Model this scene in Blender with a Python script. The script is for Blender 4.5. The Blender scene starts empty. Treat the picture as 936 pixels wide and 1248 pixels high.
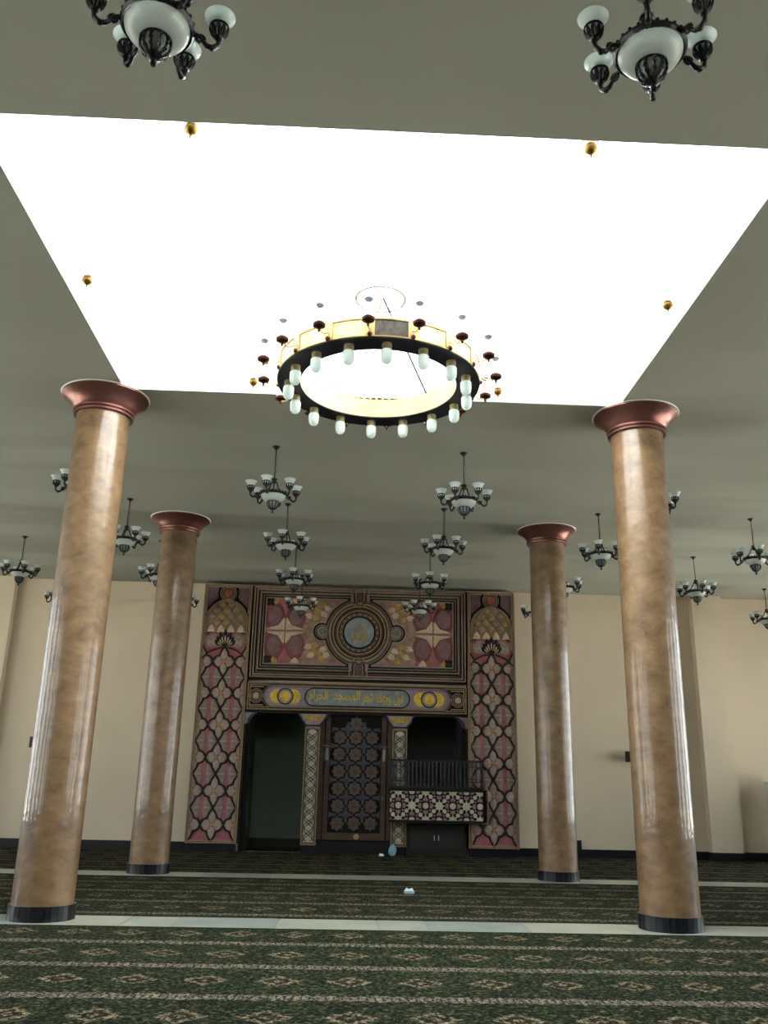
import bpy, math, random
from mathutils import Vector, Matrix
random.seed(7)
PI = math.pi
sc = bpy.context.scene
COL = sc.collection

# ---------------------------------------------------------------- camera
FPX = 1073.8
CAM = Vector((-0.2171, -11.8041, 1.6))
Fv = Vector((0.03283903, 0.95356333, 0.299397)).normalized()
Rv = Vector((0.99894897, -0.0408992, 0.02069314)).normalized()
Uv = Rv.cross(Fv).normalized()
cd = bpy.data.cameras.new('camera')
cam = bpy.data.objects.new('camera', cd)
COL.objects.link(cam)
cd.sensor_fit = 'HORIZONTAL'
cd.sensor_width = 36.0
cd.lens = 36.0 * FPX / 936.0
cd.clip_end = 300
m3 = Matrix((Rv, Uv, -Fv)).transposed()
cam.matrix_world = Matrix.Translation(CAM) @ m3.to_4x4()
sc.camera = cam

# ---------------------------------------------------------------- sky, exposure, daylight
sc.view_settings.view_transform = 'Standard'
sc.view_settings.look = 'None'
sc.view_settings.gamma = 1.0
sc.view_settings.use_curve_mapping = False
sc.view_settings.exposure = 0.12
SKY = 6.5
w = bpy.data.worlds.new('overcast_sky')
sc.world = w
w.use_nodes = True
bg = w.node_tree.nodes['Background']
bg.inputs['Color'].default_value = (0.90, 0.97, 1.0, 1)
bg.inputs['Strength'].default_value = SKY
sl = bpy.data.lights.new('sun', 'SUN')
sl.energy = 60.0
sl.angle = 0.03
sl.color = (1.0, 0.97, 0.92)
sun = bpy.data.objects.new('sun', sl)
sun.rotation_euler = Vector((0.50, -0.05, 0.865)).to_track_quat('Z', 'Y').to_euler()   # high, from the balcony side
COL.objects.link(sun)
try:
    sc.cycles.use_denoising = True
    sc.cycles.max_bounces = 10
    sc.cycles.diffuse_bounces = 7
    sc.cycles.glossy_bounces = 3
    sc.cycles.transparent_max_bounces = 8
    sc.cycles.sample_clamp_indirect = 12.0
    sc.cycles.caustics_reflective = False
    sc.cycles.caustics_refractive = False
except Exception:
    pass

H = 6.90          # ceiling height
YW = 12.188       # front wall
YP = 11.788       # face of the carved wall work
XS = 15.0         # side walls
YB = -20.0        # rear wall
SKX, SKN, SKF = 3.517, -5.663, -0.332   # skylight opening
WIN = {-1: [(y, 2.6) for y in (-17.0, -12.6, -8.2, -3.8, 0.6, 5.0)] + [(9.0, 1.5)],
       1: [(y, 2.8) for y in (-17.0, -12.6, -8.2, -3.8, 0.6)] + [(5.0, 3.2), (9.4, 4.8)]}   # side windows: centre, width
WZ0, WZ1 = 0.7, 6.2


def portal(loc, rot, sx, sy):
    l = bpy.data.lights.new('daylight_portal', 'AREA')
    l.shape = 'RECTANGLE'
    l.size, l.size_y = sx, sy
    l.cycles.is_portal = True
    o = bpy.data.objects.new('daylight_portal', l)
    o.location = loc
    o.rotation_euler = rot
    COL.objects.link(o)


for sd in (-1, 1):
    for yy, ww in WIN[sd]:
        portal((sd * (XS + 0.1), yy, (WZ0 + WZ1) / 2), (0, sd * PI / 2, 0), WZ1 - WZ0, ww)
portal((0, -3.0, 10.1), (0, 0, 0), 9.0, 7.4)

# ---------------------------------------------------------------- materials
_ids = {}


def nt_of(name):
    m = bpy.data.materials.new(name)
    m.use_nodes = True
    nt = m.node_tree
    return m, nt, nt.nodes, nt.links, nt.nodes['Principled BSDF']


def mat(name, col, rough=0.6, metal=0.0, var=0.12, scale=6.0, bump=0.0, bscale=40.0, coat=0.0, stretch=(1, 1, 1)):
    """Principled with a noise-driven colour variation and a fine relief."""
    m, nt, N, L, b = nt_of(name)
    tc = N.new('ShaderNodeTexCoord')
    mp = N.new('ShaderNodeMapping')
    mp.inputs['Scale'].default_value = stretch
    L.new(tc.outputs['Object'], mp.inputs['Vector'])
    if var > 0:
        nz = N.new('ShaderNodeTexNoise')
        nz.inputs['Scale'].default_value = scale
        nz.inputs['Detail'].default_value = 5
        L.new(mp.outputs['Vector'], nz.inputs['Vector'])
        cr = N.new('ShaderNodeValToRGB')
        cr.color_ramp.elements[0].position = 0.3
        cr.color_ramp.elements[1].position = 0.7
        cr.color_ramp.elements[0].color = tuple(c * (1 - var) for c in col) + (1,)
        cr.color_ramp.elements[1].color = tuple(min(1, c * (1 + var)) for c in col) + (1,)
        L.new(nz.outputs['Fac'], cr.inputs['Fac'])
        L.new(cr.outputs['Color'], b.inputs['Base Color'])
    else:
        b.inputs['Base Color'].default_value = tuple(col) + (1,)
    b.inputs['Roughness'].default_value = rough
    b.inputs['Metallic'].default_value = metal
    if coat:
        b.inputs['Coat Weight'].default_value = coat
        b.inputs['Coat Roughness'].default_value = 0.08
    if bump:
        n2 = N.new('ShaderNodeTexNoise')
        n2.inputs['Scale'].default_value = bscale
        n2.inputs['Detail'].default_value = 4
        L.new(mp.outputs['Vector'], n2.inputs['Vector'])
        bp = N.new('ShaderNodeBump')
        bp.inputs['Strength'].default_value = bump
        bp.inputs['Distance'].default_value = 0.02
        L.new(n2.outputs['Fac'], bp.inputs['Height'])
        L.new(bp.outputs['Normal'], b.inputs['Normal'])
    return m


def frosted(name, col, trans=0.5, rough=0.35):
    m, nt, N, L, b = nt_of(name)
    b.inputs['Base Color'].default_value = tuple(col) + (1,)
    b.inputs['Roughness'].default_value = rough
    t = N.new('ShaderNodeBsdfTranslucent')
    t.inputs['Color'].default_value = tuple(col) + (1,)
    mx = N.new('ShaderNodeMixShader')
    mx.inputs['Fac'].default_value = trans
    L.new(b.outputs[0], mx.inputs[1])
    L.new(t.outputs[0], mx.inputs[2])
    L.new(mx.outputs[0], N['Material Output'].inputs['Surface'])
    return m


def thin_glass(name, tint=(0.96, 0.98, 0.98)):
    m, nt, N, L, b = nt_of(name)
    t = N.new('ShaderNodeBsdfTransparent')
    t.inputs['Color'].default_value = tint + (1,)
    g = N.new('ShaderNodeBsdfGlossy')
    g.inputs['Roughness'].default_value = 0.03
    f = N.new('ShaderNodeLayerWeight')
    f.inputs['Blend'].default_value = 0.35
    mx = N.new('ShaderNodeMixShader')
    L.new(f.outputs['Fresnel'], mx.inputs['Fac'])
    L.new(t.outputs[0], mx.inputs[1])
    L.new(g.outputs[0], mx.inputs[2])
    L.new(mx.outputs[0], N['Material Output'].inputs['Surface'])
    return m


def math_node(N, L, op, a, b=None, c=None):
    n = N.new('ShaderNodeMath')
    n.operation = op
    for i, v in enumerate((a, b, c)):
        if v is None:
            continue
        if isinstance(v, (int, float)):
            n.inputs[i].default_value = v
        else:
            L.new(v, n.inputs[i])
    return n.outputs[0]


def mixc(N, L, fac, a, b):
    n = N.new('ShaderNodeMix')
    n.data_type = 'RGBA'
    if isinstance(fac, (int, float)):
        n.inputs[0].default_value = fac
    else:
        L.new(fac, n.inputs[0])
    for s, v in ((6, a), (7, b)):
        if isinstance(v, tuple):
            n.inputs[s].default_value = v + (1,)
        else:
            L.new(v, n.inputs[s])
    return n.outputs[2]


def carpet_mat(name, y0, per=1.245, x0=0.172, warm=0.0):
    """Green prayer carpet: chain-like beige bands across, a row of beige diamonds between them, leafy mottling."""
    m, nt, N, L, b = nt_of(name)
    tc = N.new('ShaderNodeTexCoord')
    sp = N.new('ShaderNodeSeparateXYZ')
    L.new(tc.outputs['Object'], sp.inputs[0])
    X, Y = sp.outputs['X'], sp.outputs['Y']
    MN = lambda op, a, b_=None, c_=None: math_node(N, L, op, a, b_, c_)
    wob = N.new('ShaderNodeTexNoise')
    wob.inputs['Scale'].default_value = 26
    L.new(tc.outputs['Object'], wob.inputs['Vector'])
    wob2 = N.new('ShaderNodeTexNoise')
    wob2.inputs['Scale'].default_value = 34
    L.new(tc.outputs['Object'], wob2.inputs['Vector'])
    wv = MN('MULTIPLY', MN('SUBTRACT', wob.outputs['Fac'], 0.5), 0.16)
    fy = MN('FRACT', MN('ADD', MN('DIVIDE', MN('SUBTRACT', Y, y0), per), MN('ADD', wv, 50.0)))
    fx = MN('FRACT', MN('ADD', MN('DIVIDE', MN('SUBTRACT', X, x0), 0.612), 50.0))
    dy = MN('ABSOLUTE', MN('SUBTRACT', fy, 0.5))          # 0 at the diamonds, .5 at the band
    dx = MN('ABSOLUTE', MN('SUBTRACT', fx, 0.5))
    # chain band: two pale lines with a beaded row
    chx = MN('ABSOLUTE', MN('SINE', MN('MULTIPLY', X, 2 * PI / 0.13)))
    band = MN('GREATER_THAN', dy, 0.435)
    line = MN('LESS_THAN', MN('ABSOLUTE', MN('SUBTRACT', dy, 0.445)), 0.012)
    bead = MN('MULTIPLY', MN('GREATER_THAN', dy, 0.462), MN('GREATER_THAN', chx, 0.42))
    bandm = MN('MAXIMUM', line, bead)
    # diamond
    dd = MN('ADD', MN('DIVIDE', dx, 0.33), MN('DIVIDE', dy, 0.165))
    ring = MN('MULTIPLY', MN('LESS_THAN', dd, 1.0), MN('GREATER_THAN', dd, 0.66))
    heart = MN('LESS_THAN', dd, 0.26)
    dia = MN('MULTIPLY', MN('MULTIPLY', MN('MAXIMUM', ring, heart), 0.85), MN('GREATER_THAN', wob2.outputs['Fac'], 0.42))
    inner = MN('MULTIPLY', MN('LESS_THAN', dd, 0.62), MN('GREATER_THAN', dd, 0.26))
    # mottling
    vo = N.new('ShaderNodeTexVoronoi')
    vo.inputs['Scale'].default_value = 15
    L.new(tc.outputs['Object'], vo.inputs['Vector'])
    n1 = N.new('ShaderNodeTexNoise')
    n1.inputs['Scale'].default_value = 20
    n1.inputs['Detail'].default_value = 6
    n1.inputs['Roughness'].default_value = 0.75
    L.new(tc.outputs['Object'], n1.inputs['Vector'])
    cr = N.new('ShaderNodeValToRGB')
    el = cr.color_ramp.elements
    el[0].position = 0.40
    el[0].color = (0.003, 0.006, 0.003, 1)
    el[1].position = 0.70
    el[1].color = (0.095, 0.095, 0.055, 1)
    e = el.new(0.5)
    e.color = (0.010 + warm, 0.014, 0.006, 1)
    L.new(n1.outputs['Fac'], cr.inputs['Fac'])
    leaf = MN('MULTIPLY', MN('LESS_THAN', vo.outputs['Distance'], 0.24), 0.55)
    base = mixc(N, L, leaf, cr.outputs['Color'], (0.038, 0.052, 0.028))
    c1 = mixc(N, L, MN('MULTIPLY', inner, 0.7), base, (0.018, 0.013, 0.008))
    c2 = mixc(N, L, dia, c1, (0.16, 0.13, 0.085))
    c3 = mixc(N, L, MN('MULTIPLY', band, 0.6), c2, (0.03, 0.03, 0.02))
    c4 = mixc(N, L, MN('MULTIPLY', MN('MULTIPLY', bandm, 0.85), MN('GREATER_THAN', wob2.outputs['Fac'], 0.38)), c3, (0.15, 0.13, 0.10))
    # worn pile: fine salt and pepper
    n3 = N.new('ShaderNodeTexNoise')
    n3.inputs['Scale'].default_value = 42
    n3.inputs['Detail'].default_value = 3
    L.new(tc.outputs['Object'], n3.inputs['Vector'])
    sh = N.new('ShaderNodeMapRange')
    sh.inputs[1].default_value = 0.38
    sh.inputs[2].default_value = 0.64
    sh.inputs[3].default_value = 0.10
    sh.inputs[4].default_value = 1.75
    L.new(n3.outputs['Fac'], sh.inputs[0])
    vm = N.new('ShaderNodeVectorMath')
    vm.operation = 'SCALE'
    L.new(c4, vm.inputs[0])
    L.new(sh.outputs[0], vm.inputs['Scale'])
    L.new(vm.outputs[0], b.inputs['Base Color'])
    b.inputs['Roughness'].default_value = 0.95
    b.inputs['Specular IOR Level'].default_value = 0.05
    bp = N.new('ShaderNodeBump')
    bp.inputs['Strength'].default_value = 0.5
    bp.inputs['Distance'].default_value = 0.01
    L.new(n3.outputs['Fac'], bp.inputs['Height'])
    L.new(bp.outputs['Normal'], b.inputs['Normal'])
    return m


def marble_shaft(name):
    """Glossy tan stone cladding with cloudy diagonal figure."""
    m, nt, N, L, b = nt_of(name)
    tc = N.new('ShaderNodeTexCoord')
    mp = N.new('ShaderNodeMapping')
    mp.inputs['Rotation'].default_value = (0.5, 0.35, 0.2)
    mp.inputs['Scale'].default_value = (2.2, 2.2, 3.2)
    L.new(tc.outputs['Object'], mp.inputs['Vector'])
    n = N.new('ShaderNodeTexNoise')
    n.inputs['Scale'].default_value = 1.5
    n.inputs['Detail'].default_value = 9
    n.inputs['Roughness'].default_value = 0.68
    n.inputs['Distortion'].default_value = 0.3
    L.new(mp.outputs['Vector'], n.inputs['Vector'])
    cr = N.new('ShaderNodeValToRGB')
    el = cr.color_ramp.elements
    el[0].position = 0.30
    el[0].color = (0.092, 0.050, 0.021, 1)
    el[1].position = 0.74
    el[1].color = (0.26, 0.163, 0.083, 1)
    e = el.new(0.50)
    e.color = (0.175, 0.104, 0.050, 1)
    L.new(n.outputs['Fac'], cr.inputs['Fac'])
    n4 = N.new('ShaderNodeTexNoise')
    n4.inputs['Scale'].default_value = 55
    L.new(tc.outputs['Object'], n4.inputs['Vector'])
    fine = mixc(N, L, math_node(N, L, 'MULTIPLY', math_node(N, L, 'GREATER_THAN', n4.outputs['Fac'], 0.56), 0.13), cr.outputs['Color'], (0.22, 0.12, 0.05))
    L.new(fine, b.inputs['Base Color'])
    b.inputs['Roughness'].default_value = 0.42
    b.inputs['Coat Weight'].default_value = 0.6
    b.inputs['Coat Roughness'].default_value = 0.09
    n2 = N.new('ShaderNodeTexNoise')
    n2.inputs['Scale'].default_value = 5
    n2.inputs['Detail'].default_value = 3
    L.new(tc.outputs['Object'], n2.inputs['Vector'])
    bp = N.new('ShaderNodeBump')
    bp.inputs['Strength'].default_value = 0.35
    bp.inputs['Distance'].default_value = 0.02
    L.new(n2.outputs['Fac'], bp.inputs['Height'])
    L.new(bp.outputs['Normal'], b.inputs['Normal'])
    L.new(bp.outputs['Normal'], b.inputs['Coat Normal'])
    return m


def ceiling_mat():
    """Grey-white plaster with faint waves; bump steps imitate shadow bands of the columns."""
    m, nt, N, L, b = nt_of('ceiling_plaster')
    b.inputs['Base Color'].default_value = (0.355, 0.372, 0.325, 1)
    b.inputs['Roughness'].default_value = 0.8
    tc = N.new('ShaderNodeTexCoord')
    mp = N.new('ShaderNodeMapping')
    mp.inputs['Scale'].default_value = (0.10, 0.45, 1)
    L.new(tc.outputs['Object'], mp.inputs['Vector'])
    n = N.new('ShaderNodeTexNoise')
    n.inputs['Scale'].default_value = 1.0
    n.inputs['Detail'].default_value = 2
    L.new(mp.outputs['Vector'], n.inputs['Vector'])
    bp = N.new('ShaderNodeBump')
    bp.inputs['Strength'].default_value = 1.0
    bp.inputs['Distance'].default_value = 1.0
    sp = N.new('ShaderNodeSeparateXYZ')
    L.new(tc.outputs['Object'], sp.inputs[0])
    mp2 = N.new('ShaderNodeMapping')
    mp2.inputs['Scale'].default_value = (0.13, 0.13, 1)
    L.new(tc.outputs['Object'], mp2.inputs['Vector'])
    n2 = N.new('ShaderNodeTexNoise')
    n2.inputs['Scale'].default_value = 1.0
    n2.inputs['Detail'].default_value = 1
    L.new(mp2.outputs['Vector'], n2.inputs['Vector'])
    yy = math_node(N, L, 'ADD', sp.outputs['Y'], math_node(N, L, 'MULTIPLY', math_node(N, L, 'SUBTRACT', n2.outputs['Fac'], 0.5), 1.6))
    tot = math_node(N, L, 'MULTIPLY', n.outputs['Fac'], 0.6)
    for y0_, y1_, am in ((4.7, 5.7, CEIL_SHADE_STEP), (6.9, 7.9, CEIL_SHADE_STEP * 0.9), (1.9, 3.0, CEIL_SHADE_STEP * 0.3), (9.3, 10.3, CEIL_SHADE_STEP * 0.4)):  # steps in the bump stand in for soft column shadows on a flat ceiling
        mr = N.new('ShaderNodeMapRange')
        mr.interpolation_type = 'SMOOTHSTEP'
        mr.inputs[1].default_value = y0_
        mr.inputs[2].default_value = y1_
        mr.inputs[3].default_value = 0.0
        mr.inputs[4].default_value = am
        L.new(yy, mr.inputs[0])
        tot = math_node(N, L, 'ADD', tot, mr.outputs[0])
    L.new(tot, bp.inputs['Height'])
    L.new(bp.outputs['Normal'], b.inputs['Normal'])
    return m


CEIL_SHADE_STEP = 0.35
M = {}
M['ceiling'] = ceiling_mat()
M['wall'] = mat('cream_wall_paint', (0.66, 0.56, 0.43), 0.75, var=0.03, scale=1.2, bump=0.05, bscale=30)
M['wall_side'] = mat('side_wall_paint', (0.66, 0.58, 0.46), 0.75, var=0.03, scale=1.2)
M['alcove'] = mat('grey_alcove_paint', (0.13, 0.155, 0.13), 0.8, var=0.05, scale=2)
M['white'] = mat('white_paint', (0.80, 0.80, 0.78), 0.6, var=0.02)
M['frame'] = mat('white_window_frame', (0.75, 0.75, 0.74), 0.4, var=0.02)
M['slab'] = mat('floor_screed', (0.25, 0.25, 0.23), 0.9)
M['strip'] = mat('pale_marble_tile', (0.28, 0.30, 0.255), 0.3, var=0.16, scale=2.5)
M['strip2'] = mat('cooler_marble_tile', (0.235, 0.265, 0.24), 0.3, var=0.2, scale=3)
M['strip3'] = mat('warmer_marble_tile', (0.31, 0.32, 0.26), 0.3, var=0.12, scale=2)
M['black'] = mat('black_marble', (0.005, 0.006, 0.010), 0.28, var=0.3, scale=8)
M['copper'] = mat('rose_copper_paint', (0.20, 0.085, 0.07), 0.33, metal=0.7, var=0.06, scale=3, bump=0.03)
M['shaft'] = marble_shaft('tan_stone_cladding')
M['iron'] = mat('black_iron', (0.012, 0.012, 0.016), 0.38, metal=0.4, var=0.2)
M['glass_white'] = frosted('frosted_white_glass', (0.66, 0.74, 0.72), 0.45, 0.22)
M['glass_bell'] = frosted('frosted_shade_glass', (0.80, 0.88, 0.87), 0.6, 0.2)
M['glass_dull'] = frosted('basket_glass', (0.22, 0.25, 0.25), 0.3, 0.3)
M['glass_grey'] = frosted('smoky_glass', (0.30, 0.32, 0.33), 0.5, 0.2)
M['navy'] = mat('dark_lacquer', (0.005, 0.005, 0.018), 0.5, var=0.1)
M['brass'] = mat('pale_brass', (0.66, 0.50, 0.22), 0.4, metal=0.5, var=0.05, scale=5)
M['brass_deep'] = mat('deep_brass', (0.50, 0.35, 0.14), 0.4, metal=0.5, var=0.1)
M['brass_dull'] = mat('olive_brass', (0.34, 0.29, 0.15), 0.5, metal=0.3, var=0.1)
M['bronze'] = mat('brown_bronze', (0.085, 0.03, 0.022), 0.28, metal=0.7, var=0.2, scale=20)
M['etched'] = mat('etched_glass_dark_reflection', (0.055, 0.038, 0.028), 0.3, var=0.8, scale=22)  # dark base colour paints in the reflection of the dim hall
M['gold_dark'] = mat('antique_gold', (0.24, 0.13, 0.025), 0.3, metal=0.8, var=0.2)
M['roofsheet'] = frosted('opal_roof_sheet', (0.50, 0.53, 0.54), 1.0, 0.5)
M['clear'] = thin_glass('window_glass')
M['globe'] = thin_glass('clear_lamp_glass', (0.97, 0.98, 0.98))
M['ground'] = mat('pale_paving_outside', (0.58, 0.55, 0.48), 0.9, var=0.1)
# carved wall work
M['board'] = mat('near_black_brown', (0.006, 0.0035, 0.003), 0.9, var=0.3)
M['mould'] = mat('taupe_moulding', (0.30, 0.215, 0.16), 0.6, var=0.18, scale=14)
M['mould_gold'] = mat('ochre_gold_moulding', (0.30, 0.20, 0.095), 0.55, var=0.2, scale=14)
M['mould_dark'] = mat('dark_brown_moulding', (0.10, 0.062, 0.048), 0.6, var=0.2)
M['mould_grey'] = mat('grey_green_moulding', (0.15, 0.135, 0.11), 0.6, var=0.2)
M['pink'] = mat('rose_plaster', (0.28, 0.088, 0.098), 0.7, var=0.25, scale=9)
M['rose_dark'] = mat('deep_rose_plaster', (0.17, 0.045, 0.05), 0.7, var=0.3, scale=8)
M['mauve'] = mat('mauve_plaster', (0.235, 0.165, 0.145), 0.7, var=0.3, scale=22)
M['mauve_pale'] = mat('pale_mauve_plaster', (0.33, 0.25, 0.205), 0.7, var=0.2, scale=22)
M['cream'] = mat('cream_plaster', (0.47, 0.36, 0.25), 0.7, var=0.2, scale=12)
M['ochre'] = mat('ochre_plaster', (0.34, 0.22, 0.06), 0.6, var=0.3, scale=12)
M['yellow'] = mat('yellow_gold_leaf', (0.62, 0.42, 0.045), 0.5, var=0.2, scale=10)
M['orange'] = mat('orange_roundel', (0.30, 0.085, 0.04), 0.6, var=0.25, scale=12)
M['purple'] = mat('plum_plaster', (0.13, 0.07, 0.085), 0.7, var=0.2)
M['plum'] = mat('dusty_plum_plaster', (0.17, 0.085, 0.09), 0.7, var=0.25, scale=9)
M['blue'] = mat('grey_blue_ground', (0.19, 0.225, 0.245), 0.6, var=0.22, scale=6)
M['scale'] = mat('brown_scale_plaster', (0.19, 0.12, 0.065), 0.65, var=0.3, scale=14)
M['scale_gold'] = mat('golden_brown_scale', (0.24, 0.155, 0.06), 0.65, var=0.25, scale=14)
M['scale_pale'] = mat('umber_scale', (0.20, 0.135, 0.09), 0.65, var=0.3, scale=14)
M['tan'] = mat('tan_plaster', (0.25, 0.155, 0.115), 0.7, var=0.35, scale=6)
M['lavender'] = mat('lavender_stone', (0.26, 0.21, 0.26), 0.6, var=0.2, scale=8)
M['pillar_field'] = mat('pale_mottled_stone', (0.43, 0.40, 0.31), 0.6, var=0.25, scale=9)
M['frame_brown'] = mat('dark_gold_brown_wood', (0.055, 0.030, 0.016), 0.5, var=0.3, scale=6)
M['star_tile'] = mat('brown_star_tile', (0.085, 0.062, 0.050), 0.5, var=0.35, scale=12)
M['star_rim'] = mat('red_brown_tile', (0.075, 0.038, 0.030), 0.5, var=0.3, scale=12)
M['cross_tile'] = mat('slate_lilac_tile', (0.045, 0.043, 0.058), 0.5, var=0.25, scale=10)
M['star_pale'] = mat('pale_green_star', (0.42, 0.42, 0.30), 0.5, var=0.2, scale=12)
M['disc_pale'] = mat('pale_pink_cream', (0.47, 0.38, 0.335), 0.5, var=0.2, scale=15)
M['kite'] = mat('mauve_brown_tile', (0.22, 0.14, 0.135), 0.5, var=0.3, scale=15)
M['wood'] = mat('black_brown_wood', (0.006, 0.0035, 0.003), 0.5, var=0.3, scale=5, stretch=(6, 6, 1))
M['bluegrey'] = mat('blue_plastic_bag', (0.18, 0.34, 0.42), 0.4, var=0.2, scale=15)
M['paper'] = mat('white_paper', (0.8, 0.82, 0.84), 0.6, var=0.03)
M['acbody'] = mat('pale_grey_enamel', (0.55, 0.60, 0.57), 0.4, var=0.04)
M['speaker'] = mat('black_speaker_cloth', (0.008, 0.009, 0.01), 0.7, var=0.2, scale=60)


# ---------------------------------------------------------------- mesh helpers
class MB:
    def __init__(s):
        s.v, s.f = [], []

    def add(s, vs, fs):
        o = len(s.v)
        s.v += [tuple(v) for v in vs]
        s.f += [tuple(i + o for i in f) for f in fs]
        return s

    def box(s, x0, x1, y0, y1, z0, z1):
        vs = [(x, y, z) for x in (x0, x1) for y in (y0, y1) for z in (z0, z1)]
        return s.add(vs, [(0, 1, 3, 2), (4, 6, 7, 5), (0, 4, 5, 1), (2, 3, 7, 6), (0, 2, 6, 4), (1, 5, 7, 3)])

    def lathe(s, prof, seg=24, c=(0, 0, 0), cap=False):
        vs, fs = [], []
        n = len(prof)
        for k in range(seg):
            a = 2 * PI * k / seg
            for r, z in prof:
                vs.append((c[0] + r * math.cos(a), c[1] + r * math.sin(a), c[2] + z))
        for k in range(seg):
            k2 = (k + 1) % seg
            for i in range(n - 1):
                fs.append((k * n + i, k2 * n + i, k2 * n + i + 1, k * n + i + 1))
        if cap:
            fs.append(tuple(k * n for k in range(seg - 1, -1, -1)))
            fs.append(tuple(k * n + n - 1 for k in range(seg)))
        return s.add(vs, fs)

    def tube(s, pts, r, seg=6):
        P = [Vector(p) for p in pts]
        rr = r if isinstance(r, (list, tuple)) else [r] * len(P)
        vs, fs = [], []
        prev = None
        for i, p in enumerate(P):
            t = (P[min(i + 1, len(P) - 1)] - P[max(i - 1, 0)]).normalized()
            if prev is None:
                a = Vector((0, 0, 1)) if abs(t.z) < 0.9 else Vector((1, 0, 0))
                u = t.cross(a).normalized()
            else:
                u = (prev - t * prev.dot(t)).normalized()
            prev = u
            v = t.cross(u)
            for k in range(seg):
                a = 2 * PI * k / seg
                vs.append(p + (u * math.cos(a) + v * math.sin(a)) * rr[i])
        for i in range(len(P) - 1):
            for k in range(seg):
                k2 = (k + 1) % seg
                fs.append((i * seg + k, i * seg + k2, (i + 1) * seg + k2, (i + 1) * seg + k))
        fs.append(tuple(range(seg - 1, -1, -1)))
        fs.append(tuple((len(P) - 1) * seg + k for k in range(seg)))
        return s.add(vs, fs)

    def prism(s, poly, yb, yf, inset=0.0, peak=0.0):
        """Plate lying in the XZ plane, front towards -Y. peak raises the middle towards the viewer."""
        n = len(poly)
        area = sum(poly[i][0] * poly[(i + 1) % n][1] - poly[(i + 1) % n][0] * poly[i][1] for i in range(n))
        if area < 0:
            poly = poly[::-1]
        cx = sum(p[0] for p in poly) / n
        cz = sum(p[1] for p in poly) / n
        f = 1 - inset
        vs = [(x, yb, z) for x, z in poly] + [(cx + (x - cx) * f, yf, cz + (z - cz) * f) for x, z in poly]
        fs = [(i, (i + 1) % n, n + (i + 1) % n, n + i) for i in range(n)]
        if peak:
            vs.append((cx, yf - peak, cz))
            fs += [(n + i, n + (i + 1) % n, 2 * n) for i in range(n)]
        else:
            fs.append(tuple(range(n, 2 * n)))
        return s.add(vs, fs)

    def strip(s, pts, w, yb, yf, closed=False, top=0.6):
        """Moulding of width w swept along a path in the XZ plane."""
        n = len(pts)
        P = [Vector(p) for p in pts]
        vs, fs = [], []
        for i in range(n):
            if closed:
                a, c = P[(i - 1) % n], P[(i + 1) % n]
            else:
                a, c = P[max(i - 1, 0)], P[min(i + 1, n - 1)]
            d1 = (P[i] - a).normalized() if (P[i] - a).length > 1e-9 else None
            d2 = (c - P[i]).normalized() if (c - P[i]).length > 1e-9 else None
            d1 = d1 or d2
            d2 = d2 or d1
            n1, n2 = Vector((-d1.y, d1.x)), Vector((-d2.y, d2.x))
            m = n1 + n2
            m = m.normalized() if m.length > 1e-6 else n1
            k = min(2.0, 1 / max(0.35, m.dot(n1)))
            o = m * k * w / 2
            p = P[i]
            vs += [(p.x + o.x, yb, p.y + o.y), (p.x + o.x * top, yf, p.y + o.y * top),
                   (p.x - o.x * top, yf, p.y - o.y * top), (p.x - o.x, yb, p.y - o.y)]
        for i in range(n if closed else n - 1):
            j = (i + 1) % n
            for q in range(3):
                fs.append((i * 4 + q, j * 4 + q, j * 4 + q + 1, i * 4 + q + 1))
        if not closed:
            fs += [(0, 1, 2, 3), ((n - 1) * 4 + 3, (n - 1) * 4 + 2, (n - 1) * 4 + 1, (n - 1) * 4)]
        return s.add(vs, fs)

    def mesh(s, name, m, smooth=False):
        me = bpy.data.meshes.new(name)
        me.from_pydata(s.v, [], s.f)
        me.validate()
        me.materials.append(m)
        if smooth:
            me.polygons.foreach_set('use_smooth', [True] * len(me.polygons))
            try:
                me.set_sharp_from_angle(angle=0.8)
            except Exception:
                pass
        return me

    def build(s, name, m, parent=None, loc=(0, 0, 0), smooth=False, rz=0.0):
        return inst(name, s.mesh(name, m, smooth), parent, loc, rz)


def inst(name, me, parent=None, loc=(0, 0, 0), rz=0.0, ry=0.0, mirror=False):
    o = bpy.data.objects.new(name, me)
    o.location = loc
    o.rotation_euler = (0, ry, rz)
    if mirror:
        o.scale = (-1, 1, 1)
    o.parent = parent
    COL.objects.link(o)
    return o


def thing(name, label, cat, loc=(0, 0, 0), rz=0.0, group=None):
    o = bpy.data.objects.new(name, None)
    o.location = loc
    o.rotation_euler = (0, 0, rz)
    o.empty_display_size = 0.2
    COL.objects.link(o)
    return tag(o, label, cat, group)


def tag(o, label, cat, group=None):
    o['label'] = label
    o['category'] = cat
    if group:
        o['group'] = group
    return o


def structure(o):
    o['kind'] = 'structure'
    return o


def arc(cx, cz, r, a0, a1, n=24):
    return [(cx + r * math.cos(math.radians(a0 + (a1 - a0) * i / n)), cz + r * math.sin(math.radians(a0 + (a1 - a0) * i / n))) for i in range(n + 1)]


def circle(cx, cz, r, n=28):
    return arc(cx, cz, r, 0, 360, n)[:-1]


def rect(x0, x1, z0, z1):
    return [(x0, z0), (x1, z0), (x1, z1), (x0, z1)]


def star(cx, cz, R, r, n=8, a0=0.0):
    return [(cx + (R if k % 2 == 0 else r) * math.cos(a0 + PI * k / n), cz + (R if k % 2 == 0 else r) * math.sin(a0 + PI * k / n)) for k in range(2 * n)]


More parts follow.
